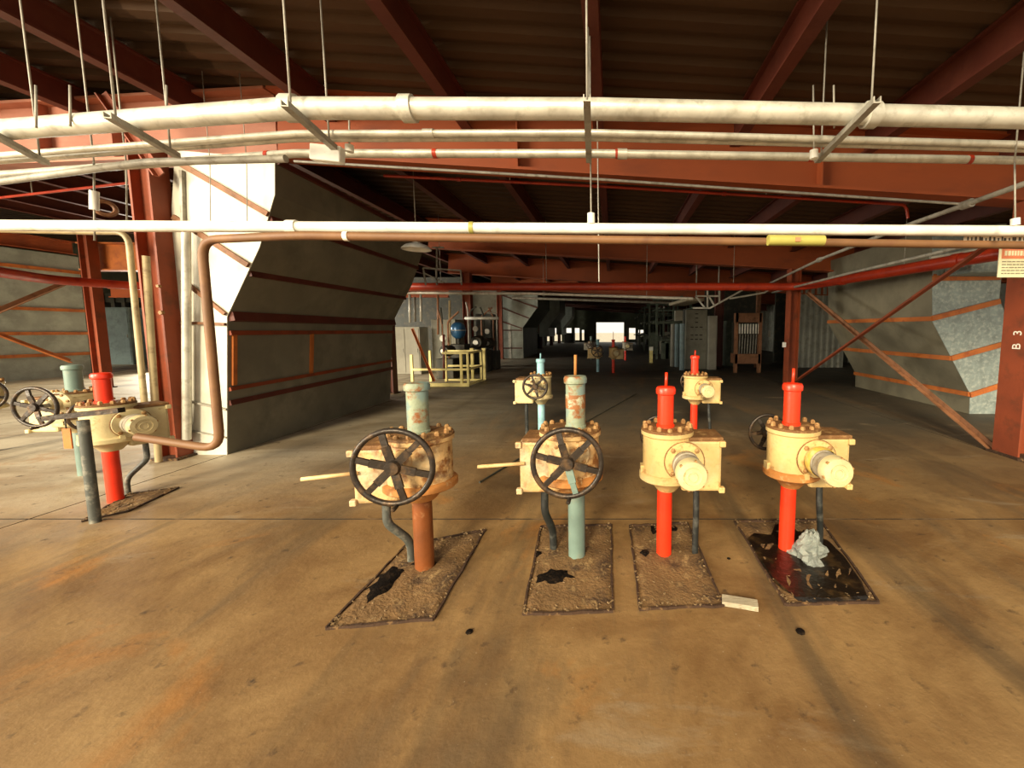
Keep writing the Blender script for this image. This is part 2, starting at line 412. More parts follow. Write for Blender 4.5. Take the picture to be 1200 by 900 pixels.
w = MB().box((-24.1, 5, 2.6), (-23.9, 43, 5.3)).build('wall_side_header', 'wall'); tag(w, kind='structure')
w = MB().box((-13, 18.6, 0), (-6.9, 18.7, 3.8)).build('wall_left', 'dark'); tag(w, kind='structure')
w = MB().box((3.9, 17.0, 0), (6.2, 17.1, 3.2)).box((6.9, 17.0, 0), (10.1, 17.1, 3.2)).build('wall_inner', 'dark'); tag(w, kind='structure')

# ------------------------------------------------------------------ columns and girders
def column(x, y, w, d, label, flange='x', top=None, m='steel_red', base=True, group=None, slots=False):
    t = thing('steel_column', (x, y, 0), label, 'column', group)
    top = top or zb(x)
    f = .022
    for sgn in (-1, 1):
        if flange == 'x': MB().box((x + sgn * w / 2 - f / 2, y - d / 2, .02), (x + sgn * w / 2 + f / 2, y + d / 2, top)).build('flange', m, t)
        else: MB().box((x - w / 2, y + sgn * d / 2 - f / 2, .02), (x + w / 2, y + sgn * d / 2 + f / 2, top)).build('flange', m, t)
    if flange == 'x': MB().box((x - w / 2 + f / 2, y - .008, .02), (x + w / 2 - f / 2, y + .008, top)).build('web', m, t)
    else: MB().box((x - .008, y - d / 2 + f / 2, .02), (x + .008, y + d / 2 - f / 2, top)).build('web', m, t)
    if base: MB().box((x - w / 2 - .05, y - d / 2 - .04, 0), (x + w / 2 + .05, y + d / 2 + .04, .025)).build('base_plate', 'padframe', t)
    return t
CY1 = 4.40
colL = column(at(191, 365, CY1).x, CY1, .20, .20, 'tall red steel column in front of the bright duct end')
XCR = at(1172, 430, 4.6).x + .145
colR = column(XCR, 4.45, .29, .30, 'wide red steel column at the right edge with white marks on it')
column(4.32, 9.62, .22, .24, 'red steel column beyond the right-hand valves where the braces meet', m='steel_red')
column(-4.95, 8.85, .13, .2, 'slim dark red post at the far end of the large dark duct', m='steel_deep', top=2.3)
column(-12.45, 9.65, .2, .2, 'red column behind the left valves beside a pale blue cabinet')
column(-5.2, 14.4, .26, .26, 'red column behind the blue tank on the left side')
column(-5.35, 19.0, .2, .2, 'thin red column against the pale far duct')
column(5.3, 14.6, .12, .12, 'pinkish brown post at the right side of the dark tube rack', m='brace', top=2.9)
column(3.95, 14.9, .28, .2, 'dark red column between the grey cabinet and the tube rack', m='steel_deep')
k = 0
for (cx, lab) in ((-5.3, 'distant column in the far left row'), (4.6, 'distant column in the far right row')):
    for yy_ in (24.2, 29.3, 34.4, 39.5):
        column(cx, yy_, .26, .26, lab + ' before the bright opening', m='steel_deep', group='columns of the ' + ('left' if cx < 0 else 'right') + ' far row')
# bolts / small fittings on the left column
XCL = at(191, 365, CY1).x + .1
MB().tube([(XCL, CY1 - .09, 1.62), (XCL, CY1 - .12, 1.62)], .022, 8).tube([(XCL, CY1 - .09, 1.9), (XCL, CY1 - .12, 1.9)], .016, 8).build('bolt_heads', 'bolt', colL)['kind'] = 'stuff'

def girder(p, q, label, m='beam', h=.70, w=.26, group=None, stiff=()):
    p, q = Vector(p), Vector(q); t = thing('roof_girder', (p + q) / 2, label, 'beam', group)
    f = .03; z = Vector((0, 0, 1))
    MB().bar(p + z * (h / 2), q + z * (h / 2), .02, h - 2 * f).build('web', m, t)
    MB().bar(p + z * (f / 2), q + z * (f / 2), w, f).build('flange', m, t)
    MB().bar(p + z * (h - f / 2), q + z * (h - f / 2), w, f).build('flange', m, t)
    for s_ in stiff:
        c = p.lerp(q, s_); MB().box(c + Vector((-.008, -w / 2 + .01, f)), c + Vector((.008, -.01, h - f))).build('stiffener', m, t)
    return t
girder((-3.7, 4.62, zb(-3.7)), (9.6, 4.62, zb(9.6)), 'long red girder over the aisle behind the galvanised pipes', stiff=(.2, .45, .66))
girder((-13.5, 5.7, zb(-4) + .12), (-3.72, 4.62, zb(-3.7)), 'pale pink-lit girder at upper left behind the pipes', m='beam_lit', stiff=(.55, .7, .8))
girder((-4.4, 9.75, zb(-4.4)), (9.6, 9.75, zb(9.6)), 'second red girder above the red fire pipe', h=.68)
for i, yy_ in enumerate((14.8, 19.9, 25.0, 30.1, 35.2, 40.3)):
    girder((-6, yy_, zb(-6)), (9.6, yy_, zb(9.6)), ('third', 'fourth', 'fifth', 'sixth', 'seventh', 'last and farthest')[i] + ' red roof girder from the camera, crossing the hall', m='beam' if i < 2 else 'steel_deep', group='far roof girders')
girder((-12.9, 9.9, 2.86), (-5.0, 9.9, 2.80), 'orange girder on the left behind the tall red column', h=.66, m='steel_orange', stiff=(.3, .6))
girder((-16.75, 6.6, 3.70), (-16.75, 12.6, 3.72), 'red girder lying over the grey duct at far left', h=.4)
girder((-16.2, 13.0, 2.45), (-5.3, 13.0, 2.45), 'low pinkish girder beyond the yellow railing', h=.3, w=.15)

# braces
MB().bar(at(945, 342, 9.5), at(1162, 524, 4.62), .07, .07, shape='L').build('diagonal_brace', 'brace'); o = S.collection.objects[-1]
tag(o, 'brown diagonal brace running down to the foot of the right column', 'brace')
o = MB().bar(at(932, 446, 9.45), Vector((4.45, 4.63, 2.55)), .07, .07, shape='L').build('diagonal_brace', 'steel_red'); tag(o, 'red diagonal brace crossing the brown one before the right duct', 'brace')
o = MB().bar(at(118, 108, 4.3), at(186, 204, 4.28), .06, .08, shape='L').build('knee_brace', 'steel_red'); tag(o, 'short red knee brace at the head of the left column', 'brace')
o = MB().bar(at(-30, 376, 9.0), at(82, 329, 10.6), .10, .10, shape='L').build('diagonal_brace', 'brace'); tag(o, 'rising brown brace over the grey duct at far left', 'brace')
o = MB().bar(at(-30, 380, 9.0), at(84, 423, 10.6), .10, .10, shape='L').build('diagonal_brace', 'steel_orange'); tag(o, 'falling orange brace over the grey duct at far left', 'brace')

# ------------------------------------------------------------------ ducts
def duct(prof, y0, y1, label, mface, mside, x1=None, n_h=None):
    """prof: front outline (x, z) counter-clockwise; y1 end outline may shift in x"""
    cx = sum(p[0] for p in prof) / len(prof)
    t = thing('sheet_metal_duct', (cx, y0, 0), label, 'duct')
    dx = (x1 or 0)
    MB().prism(prof, lambda p, e_: Vector((p[0] + (dx if e_ else 0), (y1 if e_ else y0), p[1]))).build('side_panel', mside, t)
    MB().prism(prof, lambda p, e_: Vector((p[0], y0 - (.012 if e_ else .002), p[1]))).build('end_panel', mface, t)
    return t
y0d = gp(266, 533).y
def prof_at(pts, Y): return [((v := at(a, b, Y)).x, max(v.z, 0)) for a, b in pts]
pl = prof_at([(266, 533), (266, 371), (304, 290), (322, 228), (322, 186), (205, 176), (201, 245), (208, 420), (210, 533)], y0d); pl[0] = (pl[0][0], 0); pl[-1] = (pl[-1][0], 0)
XE = gp(457, 468); DXE = XE.x - pl[0][0]
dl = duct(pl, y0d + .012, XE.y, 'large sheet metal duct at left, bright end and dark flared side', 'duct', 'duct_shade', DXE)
def sidept(z, t, prof=pl, sgn=1, y0=y0d + .02, y1=XE.y, dx=DXE, off=.012):
    # point on the aisle side at height z, fraction t along
    a = prof[:5] if prof is pl else prof
    z = min(z, a[-1][1] - .02)
    for i in range(len(a) - 1):
        if a[i][1] <= z <= a[i + 1][1]:
            k = (z - a[i][1]) / max(a[i + 1][1] - a[i][1], 1e-6); x = a[i][0] + (a[i + 1][0] - a[i][0]) * k; break
    return Vector((x + dx * t + off * sgn, y0 + (y1 - y0) * t, z))
def band(o, z0, z1, m='steel_deep', w=.06, a=0, b=1):
    MB().bar(sidept(z0, a), sidept(z1, b), w, .03 if w < .08 else .09, up=(1, 0, .2)).build('stiffener_band', m, o)
band(dl, 3.9, 3.9); band(dl, pl[3][1] - .25, pl[3][1] - .25); band(dl, pl[2][1] - .28, pl[2][1] - .28)
band(dl, pl[1][1] + .0, pl[1][1] - .02, 'steel_deep', .10); band(dl, 1.40, 1.38, 'steel_red', .05); band(dl, .76, .80, 'steel_red', .045); band(dl, .60, .64, 'steel_deep', .06)
MB().bar(sidept(.80, .36), sidept(1.38, .36), .05, .03, up=(1, 0, 0)).build('stiffener_post', 'steel_orange', dl)
MB().bar(sidept(.80, .015), sidept(1.38, .015), .05, .03, up=(1, 0, 0)).build('stiffener_post', 'steel_orange', dl)
# stiffeners of the bright end
yf = y0d - .015
for (a, b, w_) in (((213, 193), (314, 251), .055), ((203, 254), (291, 311), .055), ((214, 328), (264, 368), .04), ((212, 378), (264, 380), .03), ((212, 468), (266, 480), .02), ((214, 503), (266, 513), .012)):
    MB().bar(at(*a, yf), at(*b, yf), .03, w_, up=(0, 0, 1)).build('stiffener_band', 'brace' if w_ > .02 else 'galv_dull', dl)
MB().bar(at(214, 200, yf), at(222, 525, yf), .03, .05, up=(0, 1, 0)).build('corner_seam', 'galv_dull', dl)

yr0 = gp(1136, 485).y; yr1 = gp(1004, 453).y
pr = prof_at([(1136, 485), (1137, 462), (1093, 377), (1093, 268), (1180, 262), (1171, 350), (1183, 380), (1176, 452), (1176, 485)], yr0); pr[0] = (pr[0][0], 0); pr[-1] = (pr[-1][0], 0)
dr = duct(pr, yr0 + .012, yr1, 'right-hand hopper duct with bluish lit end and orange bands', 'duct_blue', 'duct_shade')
def rpt(X, z, Y): return Vector((X, Y, z))
for z0, X0 in ((2.31, pr[2][0] - .02), (pr[2][1] + .05, pr[2][0] - .02), ((pr[1][1] + pr[2][1]) / 2, (pr[1][0] + pr[2][0]) / 2 - .02), (pr[1][1], pr[1][0] - .02)):
    MB().bar((X0, yr0 - .01, z0), (X0 , yr1, z0), .05, .075, up=(0, 0, 1)).build('stiffener_band', 'steel_orange', dr)
for a, b in (((1093, 326), (1172, 325)), ((1093, 373), (1172, 353)), ((1115, 420), (1180, 402)), ((1137, 463), (1178, 450))):
    MB().bar(at(*a, yr0 - .02), at(*b, yr0 - .02), .03, .085, up=(0, 0, 1)).build('stiffener_band', 'steel_orange', dr)
o = MB().bbox((5.45, 6.15, 2.30), (6.4, yr0 - .03, 2.55), .02).build('duct_branch', 'duct_blue'); tag(o, 'pale blue-grey duct box above the right hopper, beside the sign', 'duct')

duct([(-16.6, 0), (-16.6, 3.66), (-19.5, 3.66), (-19.5, 0)], 6.5, 12.6, 'grey sheet metal duct at the far left edge with orange bands', 'duct_grey', 'duct_grey')
dfl = S.collection.objects
td = [o for o in S.collection.objects if o.get('label', '').startswith('grey sheet metal duct at the far left')][0]
for z0 in (3.22, 2.05, 1.35, .72):
    MB().bar((-16.56, 6.5, z0), (-16.56, 12.6, z0 - (.05)), .05, .09, up=(0, 0, 1)).build('stiffener_band', 'steel_orange', td)
for i, (y0, y1) in enumerate(((19.4, 23.0), (27.2, 30.5), (35.4, 38.0))):
    pf = [(-4.36, 0), (-4.36, 1.5), (-3.62, 2.5), (-3.62, 3.05), (-6.9, 3.4), (-6.9, 0)] if i == 0 else [(-4.4, .9), (-4.4, 1.5), (-3.6, 2.5), (-3.6, 3.7), (-5.0, 3.78), (-5.0, .9)]
    t = duct(pf, y0, y1, ('pale green-grey duct end standing far back on the left', 'distant hopper duct hanging beyond the pale one', 'farthest hopper duct hanging near the bright opening')[i], 'duct_grey', 'darkgreen')  # dark sides: the shade on them is put into the colour
    if i == 0:
        for (a, b) in (((586, 345), (630, 361)), ((586, 360), (620, 373)), ((583, 375), (612, 385)), ((583, 387), (612, 387)), ((583, 408), (612, 408))):
            MB().bar(at(*a, y0 - .04), at(*b, y0 - .04), .03, .06).build('stiffener_band', 'steel_deep', t)
        MB().bar((-5.0, y0 - .04, 0), (-5.0, y0 - .04, 1.6), .03, .14, up=(1, 0, 0)).build('stiffener_post', 'galv_dull', t)

# ------------------------------------------------------------------ pipes overhead
def pipe(pts, r, m, label, name='pipe', elbow=.12, couplings=(), seg=14, bands=(), cr=1.25, cat='pipe', cl=.07, bm='firepipe', hang=()):
    p0 = Vector(pts[0]); t = MB().tube(pts, r, seg, elbow=elbow)
    if not couplings and not bands and not hang:
        o = t.build(name, m); return tag(o, label, cat)
    th = thing(name, Vector(pts[0]), label, cat)
    t.build('pipe_run', m, th)
    def near(px):  # point and direction of the run where it crosses that column of the photo
        for a, b in zip(pts[:-1], pts[1:]):
            a, b = Vector(a), Vector(b)
            for k_ in range(200):
                c = a.lerp(b, k_ / 200); x = CX + F * c.x / (c.y * math.cos(TH) + (H - c.z) * math.sin(TH))
                if abs(x - px) < 3: return c, (b - a).normalized()
        return Vector(pts[0]), Vector((1, 0, 0))
    for c_ in couplings:
        c, d = near(c_); MB().tube([c - d * cl / 2, c + d * cl / 2], r * cr, seg).build('coupling', m, th)
    for c_ in hang:
        c, d = near(c_); MB().tube([c, Vector((c.x, c.y, zb(c.x) + .72))], .006, 6).build('hanger_wire', 'galv_dull', th)
    for c_ in bands:
        c, d = near(c_); MB().tube([c - d * .015, c + d * .015], r * 1.12, seg).build('clamp_band', bm, th)
    return th
Z = 2.76
pipe([az(-60, 157, Z), az(342, 127, Z), az(700, 128, Z), az(1260, 140, Z)], .061, 'galv', 'thickest galvanised pipe, topmost of the run across the whole ceiling', couplings=(345, 480, 1022), elbow=.03)
pipe([az(-60, 187, Z), az(345, 157, Z), az(700, 156, Z), az(1260, 171, Z)], .024, 'galv', 'upper pipe of the twin pair under the thickest pipe', couplings=(505,), elbow=.03)
pipe([az(-60, 194, Z), az(345, 163, Z), az(700, 162, Z), az(1260, 177, Z)], .020, 'galv', 'lower pipe of the twin pair under the thickest pipe', elbow=.03)
pipe([az(-60, 209, Z - .02), az(345, 180, Z - .02), az(700, 180, Z - .02), az(1260, 189, Z - .02)], .030, 'galv', 'galvanised pipe with red clamps, third of the overhead run', couplings=(732,), bands=(316, 512, 724, 951, 1137), elbow=.03)
pipe([az(-60, 221, Z - .10), az(170, 190, Z - .10), az(335, 186, Z - .10)], .026, 'galv_dull', 'short dull pipe joining the overhead run from the left')
pipe([at(345, 189, 4.35), at(700, 210, 4.35), at(1140, 240, 4.35)], .014, 'galv_dull', 'thin pale conduit strapped under the long red girder')
pipe([az(-60, 264, 2.2), az(345, 266, 2.2), az(1260, 271, 2.2)], .040, 'whitepipe', 'bright white pipe crossing the whole hall at mid height', couplings=(345,), bands=(552,), bm='yellowtag', elbow=.03)
pb = az(236, 281, 2.10)
pf = Vector((pb.x, pb.y, .52))
pipe([az(1260, 288, 2.10), az(700, 281, 2.10), az(345, 276, 2.10), pb + Vector((0, 0, .0)), pf, at(160, 512, pb.y - .05)], .030, 'brownpipe', 'brown pipe under the white one, turning down before the bright duct', bands=(404,), bm='whitepipe', elbow=.14)
p7 = az(150, 272, 2.42)
pipe([az(-60, 268, 2.42), az(100, 272, 2.42), p7, Vector((p7.x - .02, p7.y, .62))], .026, 'tanpipe', 'tan pipe at far left turning down behind the left valves', elbow=.14)
pipe([at(171, 300, 4.2), at(186, 541, 4.2)], .03, 'tanpipe', 'pale vertical pipe standing beside the left red column')
pipe([at(218, 262, 4.38), at(219, 515, 4.38)], .04, 'galv', 'galvanised riser against the bright duct end')
pipe([az(-60, 310, 2.4), az(60, 328, 2.4), az(172, 336, 2.4), az(940, 336, 2.4), az(1130, 304, 2.4), az(1250, 284, 2.4)], .088, 'firepipe', 'large red fire main crossing behind and turning toward the right column', hang=(640, 862, 1062), couplings=(470, 735, 990, 1125), elbow=.5, cr=1.15, cl=.12)
pipe([at(474, 343, 9.4), at(625, 344, 9.4), at(812, 350, 9.4)], .035, 'galv', 'pale pipe just below the red fire main', hang=(520, 760), couplings=(640,))
pipe([at(600, 349, 14.2), at(790, 355, 14.2)], .045, 'galv_dull', 'dull pipe low under the far girders', hang=(640, 760))
pipe([at(450, 206, 5.3), at(700, 218, 5.3), at(1062, 240, 5.3), at(1064, 256, 5.3)], .018, 'firepipe', 'thin red sprinkler pipe beneath the roof joists', hang=(600, 900), couplings=(540, 700, 850), cr=1.5, cl=.05)
pipe([at(-20, 234, 6.0), at(172, 212, 5.4)], .018, 'firepipe', 'thin red sprinkler pipe at upper left', hang=(40, 150))
pipe([az(900, 333, 2.55), az(963, 303, 2.55), az(1066, 263, 2.55), az(1230, 205, 2.55)], .022, 'galv_dull', 'pale conduit slanting up past the right girder end', couplings=(963, 1136), cr=1.7, cl=.10)
pipe([az(905, 343, 2.38), az(1000, 319, 2.38), az(1090, 298, 2.38), az(1240, 262, 2.38)], .022, 'galv_dull', 'grey conduit running just above the red fire main at right')
pipe([at(1090, 302, 6.6), at(1175, 287, 6.4)], .03, 'galv', 'short pale pipe above the right hopper duct')
pipe([Vector((at(700, 200, 4.2).x, 4.2, zb(0) + .72)), at(702, 330, 4.2)], .006, 'galv', 'long thin rod hanging down past the white pipe', name='hanger_rod', cat='rod')

def hanger(label, a, b, rods):
    """a trapeze: strut channel running front to back under the pipes, with its rods"""
    p, q = az(*a, Z - .075), az(*b, Z - .085)
    d = (q - p).normalized(); t = thing('pipe_hanger', p, label, 'hanger')
    MB().bar(p - d * .06, q + d * .06, .04, .035, shape='U', t=.006).build('strut', 'galv_dull', t)
    for s_ in rods:
        c = p.lerp(q, s_); MB().tube([c + Vector((0, 0, -.02)), Vector((c.x, c.y, zb(c.x) + .70))], .006, 6).build('rod', 'galv_dull', t)
    return t
hanger('slanted strut hanger over the right-hand valves', (1021, 124), (962, 184), (0, 1))
hanger('strut hanger seen end-on above the middle valves', (688, 122), (690, 184), (0, 1))
hanger('strut hanger where the pipes bend at left', (341, 128), (386, 168), (0, 1))
hanger('strut hanger above the left red column', (136, 141), (200, 178), (0, 1))
hanger('leftmost strut hanger cut by the photo edge', (-6, 158), (47, 187), (0, 1))
def rod(px, y0, y1, Y, label, clamp=None, r=.006):
    t = thing('hanger_rod', at(px, y1, Y), label, 'rod')
    if y0 > 150:
        q_ = at(px, y0, Y); MB().tube([q_, Vector((q_.x, q_.y, zb(q_.x) + .72))], r, 6).build('upper_rod', 'galv_dull', t)
    MB().tube([at(px, y0, Y), at(px + (y1 - y0) * .01, y1, Y)], r, 6).build('rod', 'galv_dull', t)
    if clamp:
        c = at(px + (clamp[0] - y0) * .01, clamp[0], Y); c2 = at(px + (clamp[1] - y0) * .01, clamp[1], Y)
        MB().tube([c, c2], .028, 10).build('clamp', 'white', t)
    return t
rod(692, 178, 266, 3.06, 'hanger rod with white clamps carrying the white pipe at centre', (250, 262), .006)
rod(110, 190, 282, 3.25, 'hanger rod with white tag tube near the left edge', (224, 246), .006)
rod(1189, 190, 262, 2.95, 'hanger rod at the right edge above the long label plate', (256, 264), .006)
rod(953, 100, 180, 2.88, 'thin hanger rod right of centre on the red clamp', (176, 186))
rod(409, 122, 178, 2.92, 'thin hanger rod left of centre by the white box', (170, 178))
rod(148, 194, 262, 3.6, 'thin dull rod hanging between the left edge and the red column')
rod(246, 190, 268, 4.3, 'thin rod in front of the bright duct, left one of two', r=.004)
rod(289, 190, 262, 4.3, 'thin rod in front of the bright duct, right one of two', r=.004)
for i, (px, y0, y1) in enumerate(((42, 100, 150), (82, 100, 148), (195, 100, 130), (977, 100, 150))):
    rod(px, y0, y1, 2.62, ('rod above the pipes at far left', 'second rod above the pipes from the left', 'rod above the pipes near the knee brace', 'rod beside the slanted strut hanger at right')[i])
o = MB().torus(.06, .018, Matrix.Translation(at(123, 244, 3.5)) @ Matrix.Rotation(1.3, 4, 'Y') @ Matrix.Rotation(.5, 4, 'X'), 20, 6).build('pipe_clamp', 'brace'); tag(o, 'brown ring clamp hanging by the white tag tube', 'clamp')

# white box by the pipe bend
t = thing('junction_box', at(383, 182, 2.85), 'small white box hung under the pipes at the bend', 'box')
R = Matrix.Translation(at(383, 180, 2.85)) @ Matrix.Rotation(.10, 4, 'Y')
MB().bbox((-.10, -.03, -.055), (.11, .03, .05), .008, R).build('box_body', 'white', t)
# lamp
p = at(488, 290, 5.9)
t = thing('pendant_lamp', p, 'white enamel dome lamp hanging over the aisle', 'lamp')
T = Matrix.Translation(p)
MB().lathe([(.205, -.03), (.20, -.015), (.15, .03), (.07, .06), (.05, .065)], 28, T).lathe([(.195, -.03), (.14, .02), (.03, .05)], 28, T).build('lamp_shade', 'white', t)
MB().lathe([(.05, .06), (.055, .10), (.03, .13), (.0, .13)], 16, T).build('lamp_socket', 'galv', t)
MB().tube([p + Vector((0, 0, .12)), Vector((p.x, p.y, zb(p.x) + .72))], .008, 6).build('lamp_rod', 'galv_dull', t)

# labels on pipes, sign, column marks
a, b = az(1137, 271, 2.2), az(1250, 272, 2.2)
t = thing('label_plate', a, 'long cream label plate behind the white pipe at right', 'sign')
MB().box((a.x, a.y + .045, 2.135), (a.x + .75, a.y + .055, 2.245)).build('plate', 'signpink', t)
ink = MB(); x = a.x + .02
rr = random.Random(3)
while x < a.x + .72:
    w_ = rr.choice((.008, .012, .016)); ink.box((x, a.y + .04, 2.138), (x + w_, a.y + .0445, 2.138 + rr.choice((.02, .026, .03)))); x += w_ + rr.choice((.006, .01, .022))
o = ink.build('print', 'signblack', t); o['kind'] = 'stuff'
a = az(900, 281.5, 2.10); b = az(965, 282, 2.10); d = (b - a).normalized()
t = thing('pipe_label', a, 'yellow wrap label on the brown pipe above the right-hand valves', 'label')
MB().tube([a, b], .0385, 14).build('label_wrap', 'yellowtag', t)
MB().bar(a.lerp(b, .45) + Vector((0, -.040, 0)), a.lerp(b, .54) + Vector((0, -.040, 0)), .004, .03).build('arrow', 'signred', t)
p0, p1 = at(1173, 288, 4.2), at(1216, 325, 4.2)
t = thing('warning_sign', (p0.x, 4.2, p1.z), 'cream notice with salmon header fixed to the right column', 'sign')
MB().bbox((p0.x, 4.205, p1.z), (p1.x, 4.22, p0.z), .003).build('sign_board', 'signcream', t)
MB().box((p0.x + .02, 4.20, p0.z - .13), (p1.x - .02, 4.204, p0.z - .02)).build('sign_header', 'signred', t)
ink = MB(); z = p0.z - .165
while z > p1.z + .03:
    x = p0.x + .03
    while x < p1.x - .05:
        w_ = rr.uniform(.02, .05); ink.box((x, 4.20, z), (x + w_, 4.204, z + .010)); x += w_ + .012
    z -= .03
ink.build('print', 'signink', t)['kind'] = 'stuff'
ink = MB(); x = p0.x + .045
while x < p1.x - .05:
    w_ = rr.uniform(.015, .028); ink.box((x, 4.196, p0.z - .10), (x + w_, 4.1995, p0.z - .05)); x += w_ + .01
ink.build('header_print', 'signcream', t)['kind'] = 'stuff'
def text(s_, loc, rot, size, m, parent, name='painted_mark'):
    c = bpy.data.curves.new(name, 'FONT'); c.body = s_; c.size = size; c.extrude = .001; c.align_x = 'CENTER'; c.align_y = 'CENTER'
    tmp = bpy.data.objects.new('tmp_text', c); S.collection.objects.link(tmp)
    bpy.context.view_layer.update()
    me = bpy.data.meshes.new_from_object(tmp); bpy.data.objects.remove(tmp)
    me.transform(Matrix.Translation(Vector(loc) - WL[parent.name]) @ rot)
    me.materials.clear(); me.materials.append(M[m])
    o = bpy.data.objects.new(name, me); S.collection.objects.link(o); o.parent = parent; return o
rot = Matrix.Rotation(-PI / 2, 4, 'Z') @ Matrix.Rotation(PI / 2, 4, 'X')   # faces -X
xm = XCR - .145 - .0125
text('3', (xm, 4.42, 1.40), Matrix.Rotation(PI / 2, 4, 'X') .__class__(rot) @ Matrix.Rotation(PI / 2, 4, 'Z'), .13, 'whitepipe', colR)
text('B', (xm, 4.42, 1.25), rot @ Matrix.Rotation(PI / 2, 4, 'Z'), .13, 'whitepipe', colR)

# ------------------------------------------------------------------ valve operators
RX = Matrix.Rotation(PI / 2, 4, 'X')    # local z -> -Y (toward the camera)
def wheel(t, x, y, z, r, m='black_iron', phase=.26, handle=True, shaft=.12, off_spoke=None):
    T = Matrix.Translation((x, y, z)) @ RX
    h = MB().torus(r - .015, .0155 if r > .15 else .012, T).build('handwheel', m, t, True)
    MB().lathe([(0, -.025), (.040, -.025), (.042, .01), (.034, .028), (.0, .028)], 16, T).build('hub', m, h, True)
    for k_ in range(6):
        a_ = phase + k_ * PI / 3; d_ = Vector((math.cos(a_), math.sin(a_), 0))
        q = [(T @ (d_ * .026 + Vector((0, 0, .0)))), (T @ (d_ * (r * .55) + Vector((0, 0, .006)))), (T @ (d_ * (r - .016)))]
        up_ = T.to_3x3() @ Vector((0, 0, 1))
        mm = m if off_spoke is None or k_ != off_spoke else 'teal'
        MB().bar(q[0], q[1], .040 * r / .2, .016, up=up_).bar(q[1], q[2], .030 * r / .2, .016, up=up_).build('spoke', mm, h, True)
    if handle:
        MB().lathe([(.008, 0), (.012, .01), (.012, .055), (.006, .062), (0, .062)], 10, Matrix.Translation((x + .01, y, z - r + .004)) @ RX).build('grip', m, h, True)
    MB().tube([(x, y + .02, z), (x, y + shaft, z)], .018, 10).build('wheel_shaft', 'galv_dull', t, True)
def valve(px, py, kind, label, group=None, s=1.0, rz=0, pipe_m='red', cover_m='red', body='cream', cap_z=1.095, cover_r=.050, pipe_r=.048, rod_z=1.17, rod_m=None,
          wheel_x=0, wheel_r=.203, wheel_z=.715, cable=(.16, 0), wrapped=False, stick=False, loc=None, far=False, name='valve_operator', patch=False, cable_m='conduit', conduit_bend=0, wheel_y=.30, off_spoke=None, bag=False, mirror=1, hr=1.0, hx=0, rear_x=.0):
    g = loc if loc is not None else gp(px, py)
    t = thing(name, (g.x, g.y, 0), label, 'valve', group, rz); t.scale = (s, s, s)
    sx = (1 if kind == 'motor' else -1) * mirror
    MB().lathe([(pipe_r, 0), (pipe_r, .50)], 20).build('stand_pipe', pipe_m, t, True)
    if kind == 'motor' and not far: hr, hx = 1.10, .012
    TH_ = Matrix.Translation((hx, 0, 0)) @ Matrix.Diagonal((hr, (1 + hr) / 2, 1, 1))
    MB().lathe([(pipe_r + .004, .435), (pipe_r + .012, .445), (.10, .50), (.152, .515), (.158, .522), (.158, .552), (.150, .56), (.138, .565), (0, .565)], 32, TH_).build('lower_flange', 'rust_rim' if body == 'cream_rusty' or wrapped else body, t, True)
    MB().lathe([(.138, .56), (.138, .79), (.148, .80), (.148, .825)], 36, TH_).build('gear_housing', body, t, True)
    if not far:
        MB().box((-.155, -.03, .53), (-.135, .03, .60)).box((.02, -.165, .54), (.05, -.13, .575)).build('housing_lugs', body, t, True)['kind'] = 'stuff'
    cp = MB().lathe([(.146, .825), (.146, .838), (.132, .842), (0, .842)], 36, TH_).build('cover_plate', 'top_rust', t, True)
    MB().torus(.1455, .004, TH_ @ Matrix.Translation((0, 0, .826)), 36, 6).build('cover_gasket', 'top_rust', t, True)
    bl = MB(); rrb = random.Random(int(px) + 5); nb = 14 if not far else 8
    for k_ in range(nb):
        a_ = 2 * PI * k_ / nb + .2; c = Vector((math.cos(a_) * .128, math.sin(a_) * .128, .838)); c = TH_ @ c
        hb = rrb.uniform(.8, 1.3); bl.lathe([(.015, 0), (.015, .018 * hb), (.008, .026 * hb), (0, .026 * hb)], 6, Matrix.Translation(c) @ Matrix.Rotation(a_, 4, 'Z'), False)
    bl.build('bolt_ring', 'bolt', t, True)['kind'] = 'stuff'
    # stem cover, cap and rod
    c0 = MB().lathe([(cover_r + .006, .840), (cover_r + .006, .855), (cover_r, .86), (cover_r, cap_z - .05)], 24).build('stem_cover', cover_m, t, True)
    if patch: MB().lathe([(cover_r + .001, .965), (cover_r + .0015, .97), (cover_r + .0015, 1.045), (cover_r + .001, 1.05)], 24).build('bare_band', 'teal_patch', c0, True)
    MB().lathe([(cover_r, cap_z - .052), (cover_r + .010, cap_z - .046), (cover_r + .012, cap_z - .018), (cover_r + .004, cap_z - .004), (cover_r * .5, cap_z), (0, cap_z)], 24).build('stem_cap', cover_m, t, True)
    if rod_m: MB().tube([(0, 0, cap_z - .01), (0.002, 0, rod_z)], .009, 8).build('stem_rod', rod_m, t, True)
    # gearbox to one side
    x0, x1 = sorted((sx * .09, sx * .335))
    bxo = MB().bbox((x0, -.085, .455), (x1, .115, .775), .018).build('switch_housing', body, t, True)
    MB().bbox((x0 + .02, -.092, .770), (x1 + .006, .12, .795), .006).build('housing_lid', 'top_rust' if kind == 'wheel' or s > .0 else body, bxo, True)
    lug = MB()
    for zz in (.47, .755):
        lug.bbox((sx * .335 - .018, -.105, zz - .018), (sx * .335 + .018, -.07, zz + .018), .006)
    lug.build('corner_lugs', body, bxo, True)['kind'] = 'stuff'
